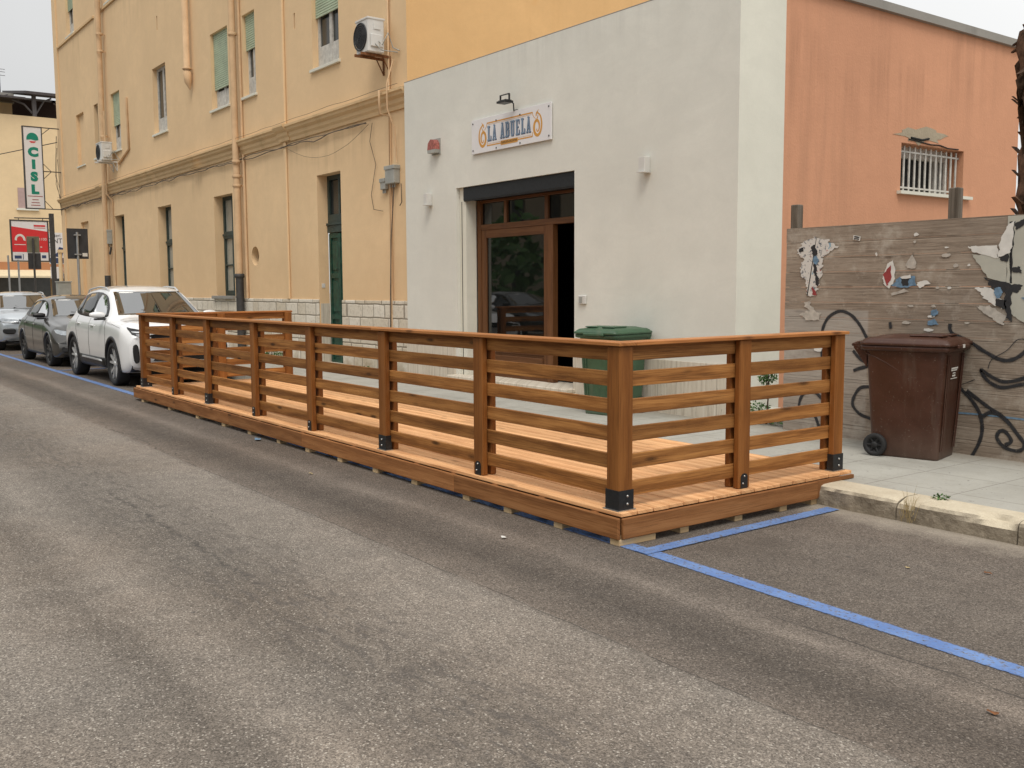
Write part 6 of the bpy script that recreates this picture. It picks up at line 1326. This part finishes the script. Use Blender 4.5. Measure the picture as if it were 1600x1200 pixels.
m = MB(); m.box((BXX+.031, 7.70, 2.84), (BXX+.035, 8.02, 3.06)); m.box((BXX+.031, 8.70, 2.90), (BXX+.035, 8.86, 3.02)); obj('dark_print', m, 'navy', bb)
# second board behind the pole
sb2 = thing('shop_board', (-46, 9.7, 0), 'white lettered board on the corner behind the billboard pole', 'sign')
m = MB(); m.box((-46.05, 9.4, 2.72), (-46, 10.2, 4.06)); m.tube([(-46.03, 9.8, 0), (-46.03, 9.8, 2.8)], .03, 8); obj('board', m, 'signwhite', sb2)
m = text_mb('UNT', lambda u, v, d: (-45.997+d, 9.66+u, 3.70+v), .30, .9, .003); text_mb('otieri', lambda u, v, d: (-45.997+d, 9.68+u, 3.93+v), .2, .9, .003, m); obj('lettering', m, 'ink', sb2)
m = MB(); m.box((-45.999, 9.42, 2.75), (-45.995, 10.15, 2.98)); m.prism([(9.55, 3.05), (9.9, 3.0), (10, 3.4), (9.8, 3.45), (9.7, 3.2)], lambda u, v, d: (-45.999+d, u, v), 0, .004); obj('dark_print', m, 'navy', sb2)
m = MB(); m.box((-46.02, 9.42, 2.10), (-45.99, 9.92, 2.60)); o = solo('small_sign', m, 'signwhite', 'small white notice below the lettered board behind the pole', 'sign')
m = MB()
# road signs seen from behind
rs_ = thing('road_sign', (-34, 7.80, SW), 'large square road sign seen from behind on a grey pole near the ochre wall', 'road sign')
m = MB(); m.tube([(-34, 7.80, SW), (-34, 7.80, 3.45)], .04, 10); m.box((-34.05, 7.70, 3.34), (-33.95, 7.90, 3.38)); m.box((-34.05, 7.70, 2.72), (-33.95, 7.90, 2.76)); obj('pole', m, 'steelpole', rs_)
m = MB(); m.box((-34.07, 7.50, 2.60), (-34.05, 8.14, 3.57), .004); obj('sign_panel', m, 'signback', rs_)
m = MB(); m.box((-34.049, 7.95, 2.68), (-34.045, 8.10, 2.79)); obj('sticker', m, 'paper', rs_)
rs2 = thing('road_sign', (BXX+2, 8.0, 0), 'two stacked road signs seen from behind in front of the red billboard', 'road sign')
m = MB(); m.tube([(-42, 8.02, 0), (-42, 8.02, 3.6)], .04, 8); obj('pole', m, 'castiron', rs2)
m = MB(); m.box((-42.07, 7.80, 3.05), (-42.05, 8.25, 3.68), .003); obj('sign_panel', m, 'olive', rs2); m = MB(); m.box((-42.07, 7.82, 2.42), (-42.05, 8.28, 3.04), .003); m.box((-42.049, 8.14, 2.8), (-42.045, 8.18, 2.85)); obj('sign_panel', m, 'signback', rs2)
for yy, top, lab in ((7.20, 2.95, 'plain thin grey pole left of the red billboard'), (7.55, 2.9, 'thin grey pole with a small sign in front of the red billboard')):
    t_ = thing('sign_post', (-42.5, yy, 0), lab, 'pole'); m = MB(); m.tube([(-42.5, yy, 0), (-42.5, yy, top)], .035, 8); obj('pole', m, 'steelpole', t_)
    if 'small' in lab: m = MB(); m.box((-42.46, yy-.17, 2.78), (-42.44, yy+.17, 3.0), .003); obj('sign_panel', m, 'signwhite', t_); m = MB(); m.box((-42.439, yy-.13, 2.83), (-42.435, yy+.12, 2.95)); obj('print', m, 'navy', t_)
m = MB(); m.tube([(-36.6, 7.82, SW), (-36.6, 7.82, 2.95)], .065, 8); m.box((-36.68, 7.75, 2.88), (-36.52, 7.92, 2.98)); solo('concrete_post', m, 'cream', 'short pale post standing by the corner of the ochre building', 'post')
m = MB(); m.box((-36.2, 7.55, SW), (-35.9, 7.98, 1.86), .01); m.box((-36.22, 7.53, 1.86), (-35.88, 8.0, 1.90)); m.box((-35.899, 7.7, 1.70), (-35.895, 7.82, 1.74)); solo('utility_cabinet', m, 'grey_plastic', 'light grey utility cabinet on the pavement behind the grey hatchback', 'cabinet')
m = MB(); m.tube([(-22, 6.5, SW), (-22, 6.5, .9)], .03, 6)

# ------------------------------------------------------------------ small litter
for i, (x, y, s_, mt, lab) in enumerate(((-5.0, 3.63, .035, 'paper', 'small pale paper scrap on the road near the terrace corner'), (-9.9, 3.98, .09, 'bluebit', 'crumpled blue and white wrapper against the terrace foot'), (-7.8, 3.6, .035, 'dryleaf', 'dry yellow twig lying on the road beside the terrace'), (-2.72, 5.3, .03, 'rust', 'brown dead leaf lying on the empty parking bay'), (-3.05, 5.05, .022, 'dryleaf', 'small pale crumb of leaf nearer the terrace in the empty bay'), (-1.78, 3.55, .035, 'rust', 'orange dead leaf at the right edge of the road'))):
    m = MB(); pts = [(x+s_*math.cos(a)*random.uniform(.5, 1), y+s_*.5*math.sin(a)*random.uniform(.5, 1)) for a in [2*math.pi*k/7 for k in range(7)]]
    z0 = .006; vs = [(a, b_, z0+random.uniform(.0, s_*.25)) for a, b_ in pts]+[(x, y, z0+s_*.2)]; m.add(vs, [(k, (k+1) % 7, 7) for k in range(7)]); solo('litter', m, mt, lab, 'litter')

# ------------------------------------------------------------------ what the shop glass and the car windows reflect: the other side of the street
ot = thing('opposite_building', (-26, -14, 0), 'pale brown building on the opposite side of the street', 'building')
m = MB(); m.box((-60, -24, 0), (-30, -15, 9)); m.box((-24, -26, 0), (6, -18, 7)); obj('wall', m, plaster('opposite_render', (.42, .36, .27)), ot)
m = MB()
for x in range(-58, -31, 3): m.box((x, -14.99, 1.2), (x+1.1, -14.95, 3.2)); m.box((x, -14.99, 5), (x+1.1, -14.95, 7))
for x in range(-22, 4, 3): m.box((x, -17.99, 1.2), (x+1.1, -17.95, 3.2)); m.box((x, -17.99, 4.2), (x+1.1, -17.95, 6))
obj('windows', m, 'dullglass', ot)
def palm(x, y, h, label):
    t_ = thing('palm_tree', (x, y, 0), label, 'tree'); m = MB(); m.tube([(x, y, 0), (x+.05, y, h*.5), (x, y, h)], [.28, .22, .24], 10); obj('trunk', m, 'bark', t_)
    m = MB()
    for i in range(46):
        a = random.uniform(0, 2*math.pi); el_ = random.uniform(-.5, 1.2); d_ = Vector((math.cos(a)*math.cos(el_), math.sin(a)*math.cos(el_), math.sin(el_))); p0 = Vector((x, y, h)); prev = p0; L_ = 2.2
        for k in range(9):
            q_ = p0+d_*L_*(k+1)/9+Vector((0, 0, -1.5*((k+1)/9)**2)); sd_ = (q_-prev).cross(Vector((0, 0, 1))).normalized()
            for s2 in (-1, 1):
                for jj in (0, .5): b_ = prev.lerp(q_, jj); e_ = b_+sd_*s2*.45*(1-.5*k/9)+(q_-prev)*.8+Vector((0, 0, -.18)); w_ = (q_-prev)*.16; m.add([b_, b_+w_, e_], [(0, 1, 2)])
            prev = q_
    obj('fronds', m, 'leaf', t_, recalc=False)
palm(-24.5, -7.5, 4.6, 'palm tree on the opposite pavement nearer the far end'); palm(-19.5, -8.5, 5.2, 'palm tree on the opposite pavement facing the shop door')
m = MB()
for k in range(9): leafy(m, (-66, -10+k*1.6, 2.5+random.random()*2), (1.5, 1.5, 2.8), 160, .6)
for k in range(60): leafy(m, (-125+k*2.4, -9+random.uniform(-1, 1), 1.6+random.random()*1.6), (1.9, 1.0, 2.2), 150, .55)
tag(obj('hedge', m, 'leaf', None, False), 'dense green hedge along the opposite pavement', 'hedge')
far = dict(hatch)
oc = car((-27.2, -3.4, 0), far, 'dark hatchback parked on the opposite side of the street'); oc['group'] = 'cars parked opposite'
